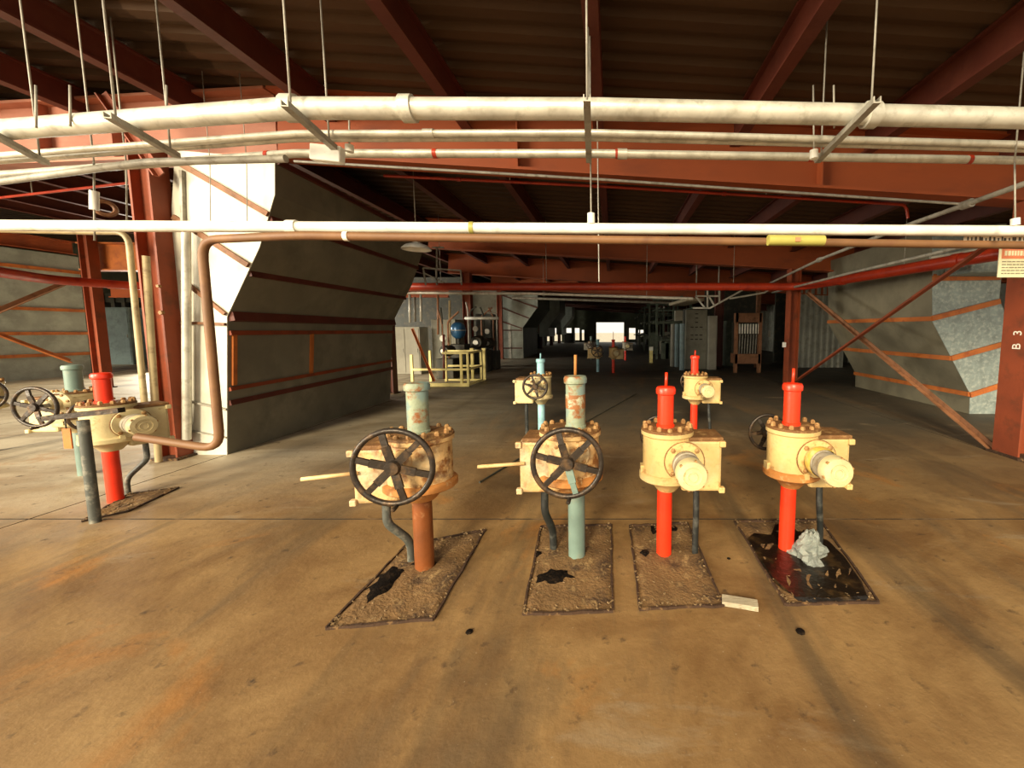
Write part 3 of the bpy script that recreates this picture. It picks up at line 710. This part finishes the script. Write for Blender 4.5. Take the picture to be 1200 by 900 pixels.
    if kind == 'motor':
        T = Matrix.Translation((.095 * mirror, -.10, .665)) @ RX
        MB().lathe([(.100, 0), (.118, .02), (.118, .050), (.112, .058), (0, .058)], 32, T).build('motor_flange', body, t, True)
        fb = MB()
        for k_ in range(4):
            a_ = PI / 4 + k_ * PI / 2; fb.lathe([(.015, 0), (.015, .012), (0, .016)], 6, T @ Matrix.Translation((math.cos(a_) * .099, math.sin(a_) * .099, .055)), False)
        fb.build('flange_bolts', 'bolt', t, True)['kind'] = 'stuff'
        MB().torus(.117, .005, T @ Matrix.Translation((0, 0, .048)), 32, 6).build('flange_gasket', 'top_rust', t, True)
        mo = MB().lathe([(.064, .055), (.070, .075), (.080, .09), (.080, .13), (.074, .135), (.074, .15), (.080, .155), (.080, .215), (.076, .225)], 28, T).build('motor_body', 'motor_grey', t, True)
        if wrapped: MB().lathe([(.080, .062), (.088, .08), (.089, .12), (.084, .135)], 28, T).build('cloth_wrap', 'yellow_dust', mo, True)
        cpo = MB().lathe([(.074, .220), (.084, .222), (.084, .275), (.078, .288), (.05, .292), (.048, .286), (0, .286)], 32, T).build('motor_cap', 'cream_pale', t, True)
        kb = MB()
        for k_ in range(6):
            a_ = k_ * PI / 3 + .3; kb.lathe([(.010, 0), (.010, .016), (0, .018)], 6, T @ Matrix.Translation((math.cos(a_) * .078, math.sin(a_) * .078, .268)), False)
        kb.build('cap_lugs', 'bolt', cpo, True)['kind'] = 'stuff'
        MB().torus(.026, .004, T @ Matrix.Translation((0, -.004, .288)), 20, 6).build('cap_ring', 'cream_pale', cpo, True)
        wheel(t, rear_x, .33, wheel_z - .01, .140, handle=False, shaft=-.24, phase=.1)
    else:
        T = Matrix.Translation((wheel_x, -.09, wheel_z)) @ RX
        if wheel_x < -.1: MB().bbox((wheel_x - .10, -.12, .50), (-.02, .06, .77), .02).build('side_housing', body, t, True)
        MB().lathe([(.115, 0), (.118, .03), (.110, .05), (.06, .062), (.045, .10), (.03, .12), (0, .12)], 28, T).build('wheel_gearbox', body, t, True)
        fb = MB()
        for k_ in range(8):
            a_ = k_ * PI / 4 + .3; fb.lathe([(.013, 0), (.013, .012), (0, .016)], 6, T @ Matrix.Translation((math.cos(a_) * .092, math.sin(a_) * .092, .048)), False)
        fb.build('flange_bolts', 'bolt', t, True)['kind'] = 'stuff'
        wheel(t, wheel_x, -wheel_y, wheel_z, wheel_r, shaft=wheel_y - .14, off_spoke=off_spoke, phase=.26 + PI / 6)
        if stick:
            MB().tube([(-.30, -.10, .645), (-.57, -.13, .635)], .011, 8).build('lever_stick', 'stick', t, True)
    cx_, cy_ = cable
    if cable_m:
        MB().tube([(sx * .20, 0, .48), (sx * .20, 0, .40), (sx * .20 + conduit_bend * .3, -.01, .30), (cx_, cy_, .14), (cx_, cy_, 0)], .020 if kind == 'motor' else .024, 10, elbow=.06).build('cable_conduit', cable_m, t, True)
    return t
valve(498, 665, 'wheel', 'cream valve with big black handwheel on a brick-red pipe, nearest at left', rz=.14, pipe_m='red_dull', pipe_r=.055, cover_m='teal_worn', cover_r=.060, body='cream_rusty', cap_z=1.14, hr=1.32, hx=-.0, wheel_x=-.045, wheel_r=.212, wheel_z=.725, cable=(-.10, .07), cable_m='greyconduit', stick=True, wheel_y=.27)
valve(676, 652, 'wheel', 'rusty cream valve with big black handwheel on a pale blue pipe', pipe_m='teal', pipe_r=.053, cover_m='teal_worn', cover_r=.060, body='cream_rusty', cap_z=1.165, rod_z=1.29, rod_m='rust_rim', hr=1.28, hx=-.035, wheel_x=-.02, cable=(-.16, .07), stick=True, patch=True, off_spoke=4)
valve(778, 650, 'motor', 'cream motor valve on a bright red pipe, third of the front row', rod_z=1.18, rod_m='red', cable=(.20, 0), body='cream')
valve(921, 645, 'motor', 'cream motor valve with ochre rag round its motor, rightmost of the front row', rod_z=1.20, rod_m='red', cable=(.24, .04), body='cream', rear_x=-.02, wrapped=True, cap_z=1.11)
g_b1, g_b2 = Vector((-.965, 5.3, 0)), Vector((1.10, 5.3, 0))
valve(0, 0, 'wheel', 'small cream valve on a light blue pipe behind the two handwheel valves', loc=g_b1, pipe_m='skyblue', cover_m='skyblue', body='cream_pale', rod_z=1.12, rod_m='skyblue', cap_z=1.05, wheel_r=.165, cable=(-.20, .0), wheel_x=-.02)
valve(0, 0, 'motor', 'cream motor valve on a red pipe standing behind the front row at right', loc=g_b2, rod_z=1.16, rod_m='red', cable=(.22, 0), body='cream')
valve(136, 587, 'motor', 'cream motor valve on a red pipe at left, in front of the red column', rz=1.15, cable=(.10, .12), body='cream_pale', cap_z=1.09, cable_m='greyconduit')
valve(100, 556, 'wheel', 'cream valve with pale green cover and handwheel, behind the left red one', rz=.10, pipe_m='teal', cover_m='teal', cover_r=.058, body='cream_pale', cap_z=1.10, wheel_r=.19, wheel_y=.30, cable=(-.12, 0), cable_m=None, wheel_z=.74)
valve(0, 0, 'wheel', 'handwheel valve cut off by the left edge of the photo', loc=Vector((-7.35, 4.6, 0)), rz=.9, pipe_m='teal', cover_m='teal', body='cream_pale', wheel_r=.20, cable_m=None, wheel_x=.0, wheel_y=.42, mirror=1)
valve(0, 0, 'wheel', 'far small valve on a blue pipe before the bright opening', loc=Vector((-.50, 13.3, 0)), pipe_m='skyblue', cover_m='skyblue', body='cream', far=True, cable_m=None)
valve(0, 0, 'motor', 'far small valve on a red pipe before the bright opening', loc=Vector((.02, 13.0, 0)), body='cream', far=True, cable_m=None, rod_m='red', rod_z=1.35)
valve(0, 0, 'motor', 'farthest valve on a red pipe just right of the bright opening', loc=Vector((.58, 18.2, 0)), body='motor_grey', far=True, cable_m=None)
valve(0, 0, 'wheel', 'farthest handwheel valve left of the bright opening', loc=Vector((-1.0, 18.5, 0)), body='motor_grey', pipe_m='darkgreen', cover_m='teal', far=True, cable_m=None)

# left post with bar and orange tag
g = gp(112, 612)
t = thing('pipe_post', g, 'dark pipe post with a crossbar before the left valves', 'post')
MB().tube([g, g + Vector((0, 0, .78))], .031, 14).build('post', 'greyconduit', t)
c = g + Vector((0, 0, .80)); q = Vector((.62, -.78, 0)).normalized(); q = Vector((1, .1, 0)).normalized()
MB().bar(c - q * .24, c + q * .26 + Vector((0, 0, .05)), .05, .035).build('crossbar', 'black_iron', t)
c2 = at(79, 514, g.y)
MB().box(c2 + Vector((-.028, -.004, -.075)), c2 + Vector((.032, .004, .075))).build('orange_tag', 'orangerod', t)
MB().tube([c2 + Vector((0, 0, .07)), Vector((c2.x, g.y, c.z - .01))], .004, 5).build('tag_wire', 'dark', t)

# ------------------------------------------------------------------ grout pads on the floor
def pad(cs, label, oil=None, seed=1, chips=True, dark=()):
    P = [gp(*c) for c in cs]; cen = sum(P, Vector()) / 4
    t = thing('grout_pad', cen, label, 'pad')
    n = 16; rr = random.Random(seed); vs = []; fs = []
    for i in range(n + 1):
        for j in range(n + 1):
            u, v = i / n, j / n
            p = P[0].lerp(P[1], u).lerp(P[3].lerp(P[2], u), v)
            edge = i in (0, n) or j in (0, n)
            vs.append(p + Vector((0, 0, .002 if edge else .006 + rr.random() * .014)))
    for i in range(n):
        for j in range(n): fs.append((i * (n + 1) + j, (i + 1) * (n + 1) + j, (i + 1) * (n + 1) + j + 1, i * (n + 1) + j + 1))
    MB().add(vs, fs, True).build('fill', 'pad', t)
    if oil:
        ring = [(.03, .30), (.12, .22), (.30, .26), (.42, .10), (.60, .06), (.74, .20), (.90, .34), (.97, .55), (.95, .80), (.90, .96), (.5, .985), (.12, .96), (.02, .75), (.015, .5)]
        ring = [(u + rr.uniform(-.012, .012), v + rr.uniform(-.02, .01)) for u, v in ring]
        # P runs bottom-left, bottom-right, top-right, top-left: v=0 is the near edge
        top = [P[3].lerp(P[2], u).lerp(P[0].lerp(P[1], u), v) for u, v in ring]; k_ = len(top)
        MB().add([p + Vector((0, 0, .018)) for p in top] + [cen + (p - cen) * 1.05 + Vector((0, 0, .004)) for p in top], [tuple(range(k_))] + [(i, (i + 1) % k_, k_ + (i + 1) % k_, k_ + i) for i in range(k_)]).build('oil_pool', 'oil', t)
    for a, b in ((0, 1), (1, 2), (2, 3), (3, 0)):
        m = 9; A, B = P[a], P[b]; d = (B - A); nn = Vector((-d.y, d.x, 0)).normalized()
        pts = [A + d * (k / m) + nn * rr.uniform(-.004, .004) for k in range(m + 1)]
        e_ = MB()
        for k in range(m): e_.bar(pts[k] + Vector((0, 0, .005)), pts[k + 1] + Vector((0, 0, .005)), .008 + rr.random() * .006, .014 + rr.random() * .008)
        e_.build('edge_strip', 'padframe', t)
    for (px, py, rx, ry, z) in dark:
        c = gp(px, py); m = 20; vs = [c + Vector((0, 0, z))]; 
        ring = [rr.uniform(.75, 1.2) for _ in range(m)]
        for q in (.6, 1.0):
            for k in range(m):
                a_ = 2 * PI * k / m; vs.append(c + Vector((math.cos(a_) * rx * q * ring[k], math.sin(a_) * ry * q * ring[k], (z * .9 if q < 1 else .004))))
        fs = [(0, 1 + k, 1 + (k + 1) % m) for k in range(m)] + [(1 + k, 1 + m + k, 1 + m + (k + 1) % m, 1 + (k + 1) % m) for k in range(m)]
        MB().add(vs, fs, True).build('black_patch', 'grit_shadow', t)
    ch = MB()
    for _ in range(110):
        u, v = rr.random(), rr.random()
        if rr.random() < .5: v = rr.choice((rr.uniform(.0, .08), rr.uniform(.92, 1.02)))
        if rr.random() < .3: u = rr.choice((rr.uniform(0, .05), rr.uniform(.95, 1.0)))
        p = P[0].lerp(P[1], u).lerp(P[3].lerp(P[2], u), v); s_ = rr.uniform(.002, .005)
        Rm = Matrix.Translation(p + Vector((0, 0, .014))) @ Matrix.Rotation(rr.random() * 3, 4, 'Z') @ Matrix.Rotation(rr.random(), 4, 'X')
        ch.box((-s_ * 1.4, -s_, -s_ * .6), (s_ * 1.4, s_, s_ * .6), Rm)
    ch.build('loose_chips', 'chips', t)['kind'] = 'stuff'
    return t
pad([(382, 738), (508, 727), (568, 622), (476, 640)], 'rough grout pad under the brick-red pipe, leftmost of the four', seed=1, dark=((452, 684, .08, .19, .022), (497, 662, .10, .05, .018)))
pad([(613, 721), (718, 718), (716, 616), (634, 618)], 'rough grout pad under the pale blue pipe', seed=2, dark=((650, 678, .13, .09, .022), (631, 651, .03, .035, .018)))
pad([(749, 715), (848, 711), (806, 614), (738, 617)], 'rough grout pad under the third front valve', seed=3, dark=((756, 650, .04, .04, .022), (768, 622, .09, .07, .016), (793, 621, .07, .05, .014)))  # two far patches: stain and the red pipe's shadow, laid as black shapes
pad([(921, 710), (1030, 707), (962, 611), (861, 612)], 'grout pad black with oil under the rightmost front valve', oil='all', seed=4)
pad([(96, 612), (150, 600), (210, 572), (150, 580)], 'narrow grout pad under the left red valve', seed=5)
# plastic bag
rr = random.Random(11); c = gp(946, 655); c.z = 0
vs = []; fs = []; n, m = 22, 12
for j in range(m + 1):
    v = j / m; rad = (.070 * (1 - v) ** .8 + .026); zz = .014 + .17 * v
    for i in range(n):
        a_ = 2 * PI * i / n
        rj = rad * (1 + .34 * math.sin(3 * a_ + j * .6) * (1 - v) + rr.uniform(-.16, .16))
        vs.append(c + Vector((math.cos(a_) * rj * 1.1 + .02 * v, math.sin(a_) * rj, zz + rr.uniform(-.010, .010) * (1 if j else 0))))
for j in range(m):
    for i in range(n): fs.append((j * n + i, j * n + (i + 1) % n, (j + 1) * n + (i + 1) % n, (j + 1) * n + i))
o = MB().add(vs, fs).build('plastic_bag', 'plastic'); tag(o, 'crumpled clear plastic bag round the conduit foot at the oily pad', 'bag')
# board offcut and pebbles
a, b = gp(846, 706), gp(888, 713)
o = MB().bar(a + Vector((0, 0, .015)), b + Vector((0, 0, .015)), .06, .025).build('board_offcut', 'wood'); tag(o, 'weathered board offcut lying at the corner of the third pad', 'board')
for i, (px, py, s_) in enumerate(((938, 741, .022), (550, 741, .018), (854, 655, .012))):
    c = gp(px, py); mb = MB(); mb.lathe([(0, 0), (s_, .002), (s_ * .9, s_ * .4), (s_ * .4, s_ * .6), (0, s_ * .62)], 7, Matrix.Translation(c), False)
    o = mb.build('dirt_clod', 'grit_shadow'); tag(o, ('dark dirt clod on the floor in front of the oily pad', 'dark dirt clod in front of the leftmost pad', 'tiny dark clod between the third and fourth pads')[i], 'clod')
# hose / scuff line on the slab
pts = [gp(562, 566), gp(622, 530), gp(690, 493), gp(745, 462)]
o = MB().tube([p + Vector((0, 0, .006)) for p in pts], .010, 6, elbow=.3).build('cable', 'dark'); tag(o, 'thin dark cable lying across the aisle behind the handwheel valves', 'cable')
pts = [gp(958, 448), gp(1060, 482), gp(1170, 522)]

# ------------------------------------------------------------------ left background
def cabinet(x0, x1, y, z0, z1, d, label, m, door=True, name='steel_cabinet', n=1, cat='cabinet'):
    t = thing(name, ((x0 + x1) / 2, y, 0), label, cat)
    MB().bbox((x0, y, z0), (x1, y + d, z1), .012).build('body', m, t)
    if door:
        w = (x1 - x0) / n
        for i in range(n):
            dd = MB().bbox((x0 + w * i + .03, y - .018, z0 + .06), (x0 + w * (i + 1) - .03, y + .004, z1 - .06), .006).build('door', m, t)
            MB().box((x0 + w * (i + 1) - .09, y - .04, (z0 + z1) / 2 - .06), (x0 + w * (i + 1) - .07, y - .016, (z0 + z1) / 2 + .06)).build('handle', 'galv_dull', dd)
    return t
c0 = at(128, 422, 16); c1 = at(149, 360, 16)
cabinet(c0.x, c1.x, 16, 0, c1.z, .6, 'pale blue-grey cabinet far behind the left valves', 'bluegrey')
c0 = at(150, 422, 17); c1 = at(163, 365, 17)
cabinet(c0.x, c1.x, 17, 0, c1.z, .6, 'narrower blue-grey cabinet right of the first one', 'bluegrey')
c0 = at(84, 412, 12.75); c1 = at(97, 330, 12.75)
cabinet(c0.x, c1.x, 12.75, 0, c1.z, .4, 'tall grey enclosure with a pale edge beside the far-left duct', 'duct_blue', door=False)
t = thing('steel_gantry', at(118, 428, 17.4), 'dark steel frame with lit gaps behind the left valves', 'frame')
a, b = at(100, 350, 17.8), at(172, 350, 17.8)
MB().box((a.x, 17.7, 2.6), (b.x, 17.9, 3.0)).build('top_rail', 'dark', t)
MB().box((a.x, 17.7, 1.85), (b.x, 17.9, 2.12)).build('mid_rail', 'dark', t)
MB().box((a.x, 17.7, 0), (b.x, 17.9, 1.6)).build('lower_panel', 'dark', t)
for i in range(7):
    x = a.x + (b.x - a.x) * i / 6; MB().box((x - .08, 17.66, 0), (x + .08, 17.94, 3.0)).build('upright', 'dark', t)

# equipment behind the big duct
def railing():
    p0, p1, p2 = gp(480, 445), gp(545, 443), gp(533, 436)
    t = thing('yellow_railing', p0, 'bright yellow guard rail round the machine pit', 'railing')
    r = .035
    A = Vector((-5.02, 9.9, 0)); B = Vector((-3.62, 9.9, 0)); C = Vector((-3.62, 10.9, 0)); D = Vector((-5.02, 10.9, 0))
    def up(p, z): return Vector((p.x, p.y, z))
    for (p, h) in ((A, .8), (B, .85), (C, .85), (B.lerp(A, .12), .85), (D, .85), (A.lerp(B, .30) + Vector((0, 1.0, 0)), .85)):
        MB().bar(up(p, .0), up(p, h), .055, .055).build('post', 'yellow', t)
    for z_ in (.04, .43, .84):
        if z_ != .84: MB().bar(up(A, z_), up(B, z_), .05, .09 if z_ < .1 else .05).build('rail', 'yellow', t)
        MB().bar(up(B, z_), up(C, z_), .05, .05).build('rail', 'yellow', t)
        MB().bar(up(C, z_), up(C.lerp(D, .65), z_), .05, .05).build('rail', 'yellow', t)
    MB().bar(up(B, .84), up(B.lerp(A, .45), .84), .05, .05).build('rail', 'yellow', t)
    for k_, (px, z1) in enumerate(((555, .8), (570, .75))): pass
railing()
for i, px in enumerate((554, 568)):
    p = at(px, 438, 11.2); t = thing('yellow_bollard', (p.x, 11.2, 0), ('yellow guard post just right of the yellow railing', 'second yellow guard post right of the railing')[i], 'post')
    MB().bar((p.x, 11.2, 0), (p.x, 11.2, .85), .07, .07).build('post', 'yellow', t)
    MB().bar((p.x, 11.2, .85), (p.x, 11.2, .9), .09, .09).build('cap', 'yellow', t)
o = MB().bar(at(483, 385, 9.5), at(509, 447, 9.5), .05, .05, shape='L').build('leaning_bar', 'orangerod'); tag(o, 'orange bar slanting down behind the yellow railing', 'bar')
cabinet(-7.0, -6.1, 12.6, 0, 1.5, .6, 'white cabinet with dark openings beyond the slim dark red post', 'whitegrey', n=2)
cabinet(-6.0, -5.2, 13.2, 0, 1.75, .8, 'olive-brown tank box behind the yellow railing', 'grey_panel', door=False)
cabinet(-5.15, -4.55, 15.0, 0, 2.0, .6, 'dark machine cabinet behind the blue tank', 'dark')
cabinet(-5.15, -4.6, 12.35, 0, .96, .5, 'dark pump base under the blue tank', 'dark', door=False)
p = at(537, 387, 12.6)
t = thing('blue_tank', (p.x, p.y, .96), 'small shiny blue round tank behind the yellow railing', 'tank')
T = Matrix.Translation(p)
MB().lathe([(0, -.27), (.10, -.26), (.19, -.18), (.22, -.08), (.225, .0), (.22, .08), (.19, .18), (.10, .25), (0, .26)], 24, T).build('tank_shell', 'blue', t)
MB().torus(.228, .012, T, 24, 6).build('tank_band', 'galv', t)
MB().tube([p + Vector((0, 0, -.25)), (p.x, p.y, .955)], .05, 10).build('tank_leg', 'dark', t)
def machine(px, Y, z1, w, label, seed, m='dark', trim='galv'):
    rr = random.Random(seed); x = at(px, 400, Y).x
    t = thing('pump_unit', (x, Y, 0), label, 'machine')
    MB().bbox((x - w / 2, Y - .25, 0), (x + w / 2, Y + .25, z1 * .45), .02).build('base_block', m, t)
    T = Matrix.Translation((x, Y, z1 * .62)) @ Matrix.Rotation(PI / 2, 4, 'X')
    MB().lathe([(0, -.25), (w * .3, -.25), (w * .32, -.2), (w * .32, .2), (w * .25, .27), (0, .27)], 20, T).build('casing', m, t)
    MB().lathe([(0, .27), (w * .12, .27), (w * .12, .34), (0, .34)], 14, T).build('shaft_end', trim, t)
    for k_ in range(3):
        xx = x + rr.uniform(-w / 2, w / 2); MB().tube([(xx, Y, z1 * .4), (xx, Y, z1 + rr.uniform(.1, .5)), (xx + rr.uniform(-.4, .4), Y, z1 + rr.uniform(.5, .8))], .03, 8, elbow=.08).build('pipe', rr.choice(('galv_dull', 'dark', 'brace')), t)
    MB().lathe([(0, 0), (.09, 0), (.09, .05), (0, .05)], 14, Matrix.Translation((x, Y - .25, z1 * .9)) @ RX).build('gauge', 'whitepipe', t)
machine(561, 13.4, 1.6, .7, 'dark pump with pale gauge, right of the blue tank', 1)
machine(574, 14.2, 1.5, .6, 'dark pump nearest the thin red column', 2)
machine(524, 11.6, 1.3, .5, 'small dark pump inside the yellow railing', 3)
for i, (px, y0, y1, Y, m_) in enumerate(((480, 345, 378, 12.4, 'galv'), (493, 345, 377, 12.4, 'galv'), (486, 348, 377, 12.6, 'galv_dull'), (461, 360, 380, 12.6, 'galv'), (513, 340, 392, 12.0, 'brace'), (527, 352, 440, 12.0, 'tanpipe'), (520, 392, 444, 10.4, 'steel_deep'))):
    pipe([at(px, y0, Y), at(px + .5, y1, Y)], .035, m_, ('pale standpipe at left over the white cabinet', 'pale standpipe over the olive-brown tank box', 'dull thin standpipe between the two pale ones', 'short pale standpipe beside the dark duct edge', 'dark brown standpipe left of the blue tank', 'tan riser pipe beside the blue tank', 'dark red post standing in the yellow railing')[i], seg=8)
pipe([at(545, 373, 12.8), at(584, 373, 12.8)], .05, 'galv', 'pale pipe running level over the dark pumps', seg=8)
# little frame hung above
t = thing('hung_frame', at(497, 316, 8.6), 'pale angle frame hanging under the second girder', 'frame')
for a, b in (((496, 314), (540, 317)), ((496, 314), (499, 334)), ((540, 317), (541, 334)), ((511, 315), (512, 334)), ((497, 320), (520, 331)), ((512, 290), (512, 315)), ((507, 290), (520, 290))):
    MB().bar(at(*a, 8.6), at(*b, 8.6), .03, .03).build('bar', 'galv_dull', t)

# ------------------------------------------------------------------ right background
c0 = at(803, 432, 14.2); c1 = at(829, 363, 14.2)
t = cabinet(c0.x, c1.x, 14.2, 0, c1.z, .7, 'tall olive-grey panel cabinet with dark slots right of centre', 'grey_panel', door=False)
for i, zz in enumerate((1.95, 1.8, 1.65, 1.48, 1.2, 1.05)):
    xm_ = (c0.x + c1.x) / 2
    for dx in ((0,) if i < 3 else (-.16, 0, .16)):
        MB().box((xm_ + dx - .05, 14.17, zz), (xm_ + dx + .05, 14.205, zz + .035)).build('vent_slot', 'dark', t)
for zz in (1.55,): 
    MB().box((c0.x - .012, 14.35, zz), (c0.x + .01, 14.75, zz + .6)).build('side_window', 'dark', t)
c0 = at(829.5, 432, 14.0); c1 = at(841, 370, 14.0)
cabinet(c0.x, c1.x, 14.0, 0, c1.z, .7, 'pale narrow locker against the olive-grey cabinet', 'whitegrey', door=True)
for i, (px, m_) in enumerate(((788, 'whitegrey'), (793, 'bluegrey'), (799, 'bluegrey'))):
    p = at(px, 426, (15.3, 15.1, 13.9)[i]); pipe([(p.x, p.y, 0), (p.x, p.y, 1.62)], .09, m_, ('pale standpipe, left of the three by the grey cabinet', 'blue-grey standpipe, middle of the three by the grey cabinet', 'blue-grey standpipe, right of the three by the grey cabinet')[i], seg=10)
p = at(795, 370, 13.95); o = MB().bbox(p + Vector((-.13, -.1, -.18)), p + Vector((.13, .1, .18)), .02).build('control_box', 'whitegrey'); tag(o, 'small pale control box above the blue-grey standpipes', 'box')
# truss tray
t = thing('cable_tray', at(800, 358, 11), 'pale lattice cable tray slanting in front of the grey cabinet', 'tray')
for a, b in (((815, 347), (843, 347)), ((812, 361), (832, 361)), ((832, 361), (870, 340)), ((829, 336), (829, 361)), ((843, 336), (843, 356)), ((815, 347), (826, 361)), ((831, 348), (837, 358)), ((855, 350), (896, 343)), ((896, 343), (905, 336))):
    MB().bar(at(*a, 10.8), at(*b, 10.8), .04, .04).build('bar', 'galv', t)
for px in (816, 842):
    q_ = at(px, 340, 10.8); MB().tube([at(px, 347, 10.8), Vector((q_.x, 10.8, zb(q_.x) + .72))], .015, 6).build('rod', 'galv_dull', t)
p = at(805, 352, 11.5); o = MB().bar(at(793, 357, 12.5), at(815, 351, 11.0), .5, .08).build('tray_board', 'wood'); tag(o, 'ochre board lying across the end of the lattice tray', 'board')
# tube rack
t = thing('tube_rack', at(876, 430, 13), 'dark brown rack with a row of white tubes, right of the grey cabinet', 'rack')
a, b = at(861, 430, 13), at(893, 368, 13)
MB().box((a.x, 13.0, 1.65), (b.x, 13.25, 1.95)).build('top_board', 'brace', t)
MB().box((a.x, 13.0, .30), (b.x, 13.5, .62)).build('lower_board', 'brace', t)
MB().box((a.x, 13.35, .62), (b.x, 13.4, 1.65)).build('back_board', 'dark', t)
for px in (863, 891): 
    x = at(px, 400, 13).x; MB().box((x - .05, 13.0, 0), (x + .05, 13.12, 1.95)).build('leg', 'brace', t)
for k_ in range(9):
    x = a.x + .06 + (b.x - a.x - .12) * k_ / 8
    MB().tube([(x, 13.08, 1.28), (x, 13.08, 1.60)], .028, 8).build('tube', 'whitepipe', t)
    MB().tube([(x, 13.08, .62), (x + .02, 13.08, 1.26)], .018, 6).build('lower_tube', 'galv_dull', t)
cabinet(4.35, 4.8, 15.3, 0, 1.75, .5, 'dark grey-green locker between the dark red column and the rack', 'darkgreen')
o = MB().bbox(at(918.5, 404, 9.45) + Vector((-.03, -.02, -.06)), at(918.5, 404, 9.45) + Vector((.05, .02, .06)), .006).build('switch_box', 'white'); tag(o, 'tiny white box on the left face of the far right column', 'box')
p = at(901, 391, 14.4); o = MB().bbox(p + Vector((-.05, -.03, -.12)), p + Vector((.05, .03, .12)), .006).build('switch_box', 'whitegrey'); tag(o, 'small pale box on the pinkish brown post', 'box')
p = gp(763, 425)
t = thing('yellow_bollard', p, 'short yellow bollard with pale cap in the middle of the far aisle', 'post')
MB().bar(p, p + Vector((0, 0, .52)), .13, .13).build('post', 'yellow', t)
MB().bar(p + Vector((0, 0, .52)), p + Vector((0, 0, .68)), .15, .15).build('cap', 'whitepipe', t)
# pipe racks of the far right side
for i, Y in enumerate((19.0, 22.8, 26.6, 31.0, 36.0)):
    rr = random.Random(20 + i); t = thing('pipe_rack', (3.6, Y, 0), ('nearest dark green pipe rack beyond the grey cabinet', 'second dark green pipe rack toward the opening', 'third dark green pipe rack toward the opening', 'fourth dark green pipe rack toward the opening', 'last dark green pipe rack by the opening')[i], 'rack')
    for x in (2.1, 2.9, 3.7): MB().bar((x, Y, 0), (x, Y, 2.9), .10, .10).build('post', 'darkgreen', t)
    for z_ in (.9, 1.75, 2.3, 2.8): MB().bar((1.9, Y, z_), (3.9, Y, z_), .08, .08).build('shelf_bar', 'darkgreen', t)
    for k_ in range(9):
        x = rr.uniform(2.0, 3.9); z_ = rr.choice((.95, 1.8, 2.35, 2.85)); MB().tube([(x, Y - .5, z_ + .06), (x, Y + 2.4, z_ + .06)], rr.uniform(.03, .08), 8).build('pipe', rr.choice(('darkgreen', 'galv_dull', 'dark')), t)
    for k_ in range(3):
        x = rr.uniform(2.1, 3.6); MB().bbox((x, Y - .1, .0), (x + .35, Y + .3, rr.uniform(.7, 1.3)), .02).build('box', rr.choice(('darkgreen', 'dark', 'grey_panel')), t)
# far left: low walls and machines between the bright gaps
for i, (x0, x1, Y, z1) in enumerate(((-6.6, -5.5, 23.8, 1.9), (-6.8, -5.4, 28.0, 1.1), (-6.9, -5.7, 33.5, 1.2), (-4.9, -3.9, 40.3, 1.0))):
    cabinet(x0, x1, Y, 0, z1, 1.2, ('dark machine block first beyond the pale far duct', 'low dark machine block second beyond the pale duct', 'low dark machine block third beyond the pale duct', 'low dark block nearest the bright opening on the left')[i], 'dark', door=False, name='machine_block', cat='machine')
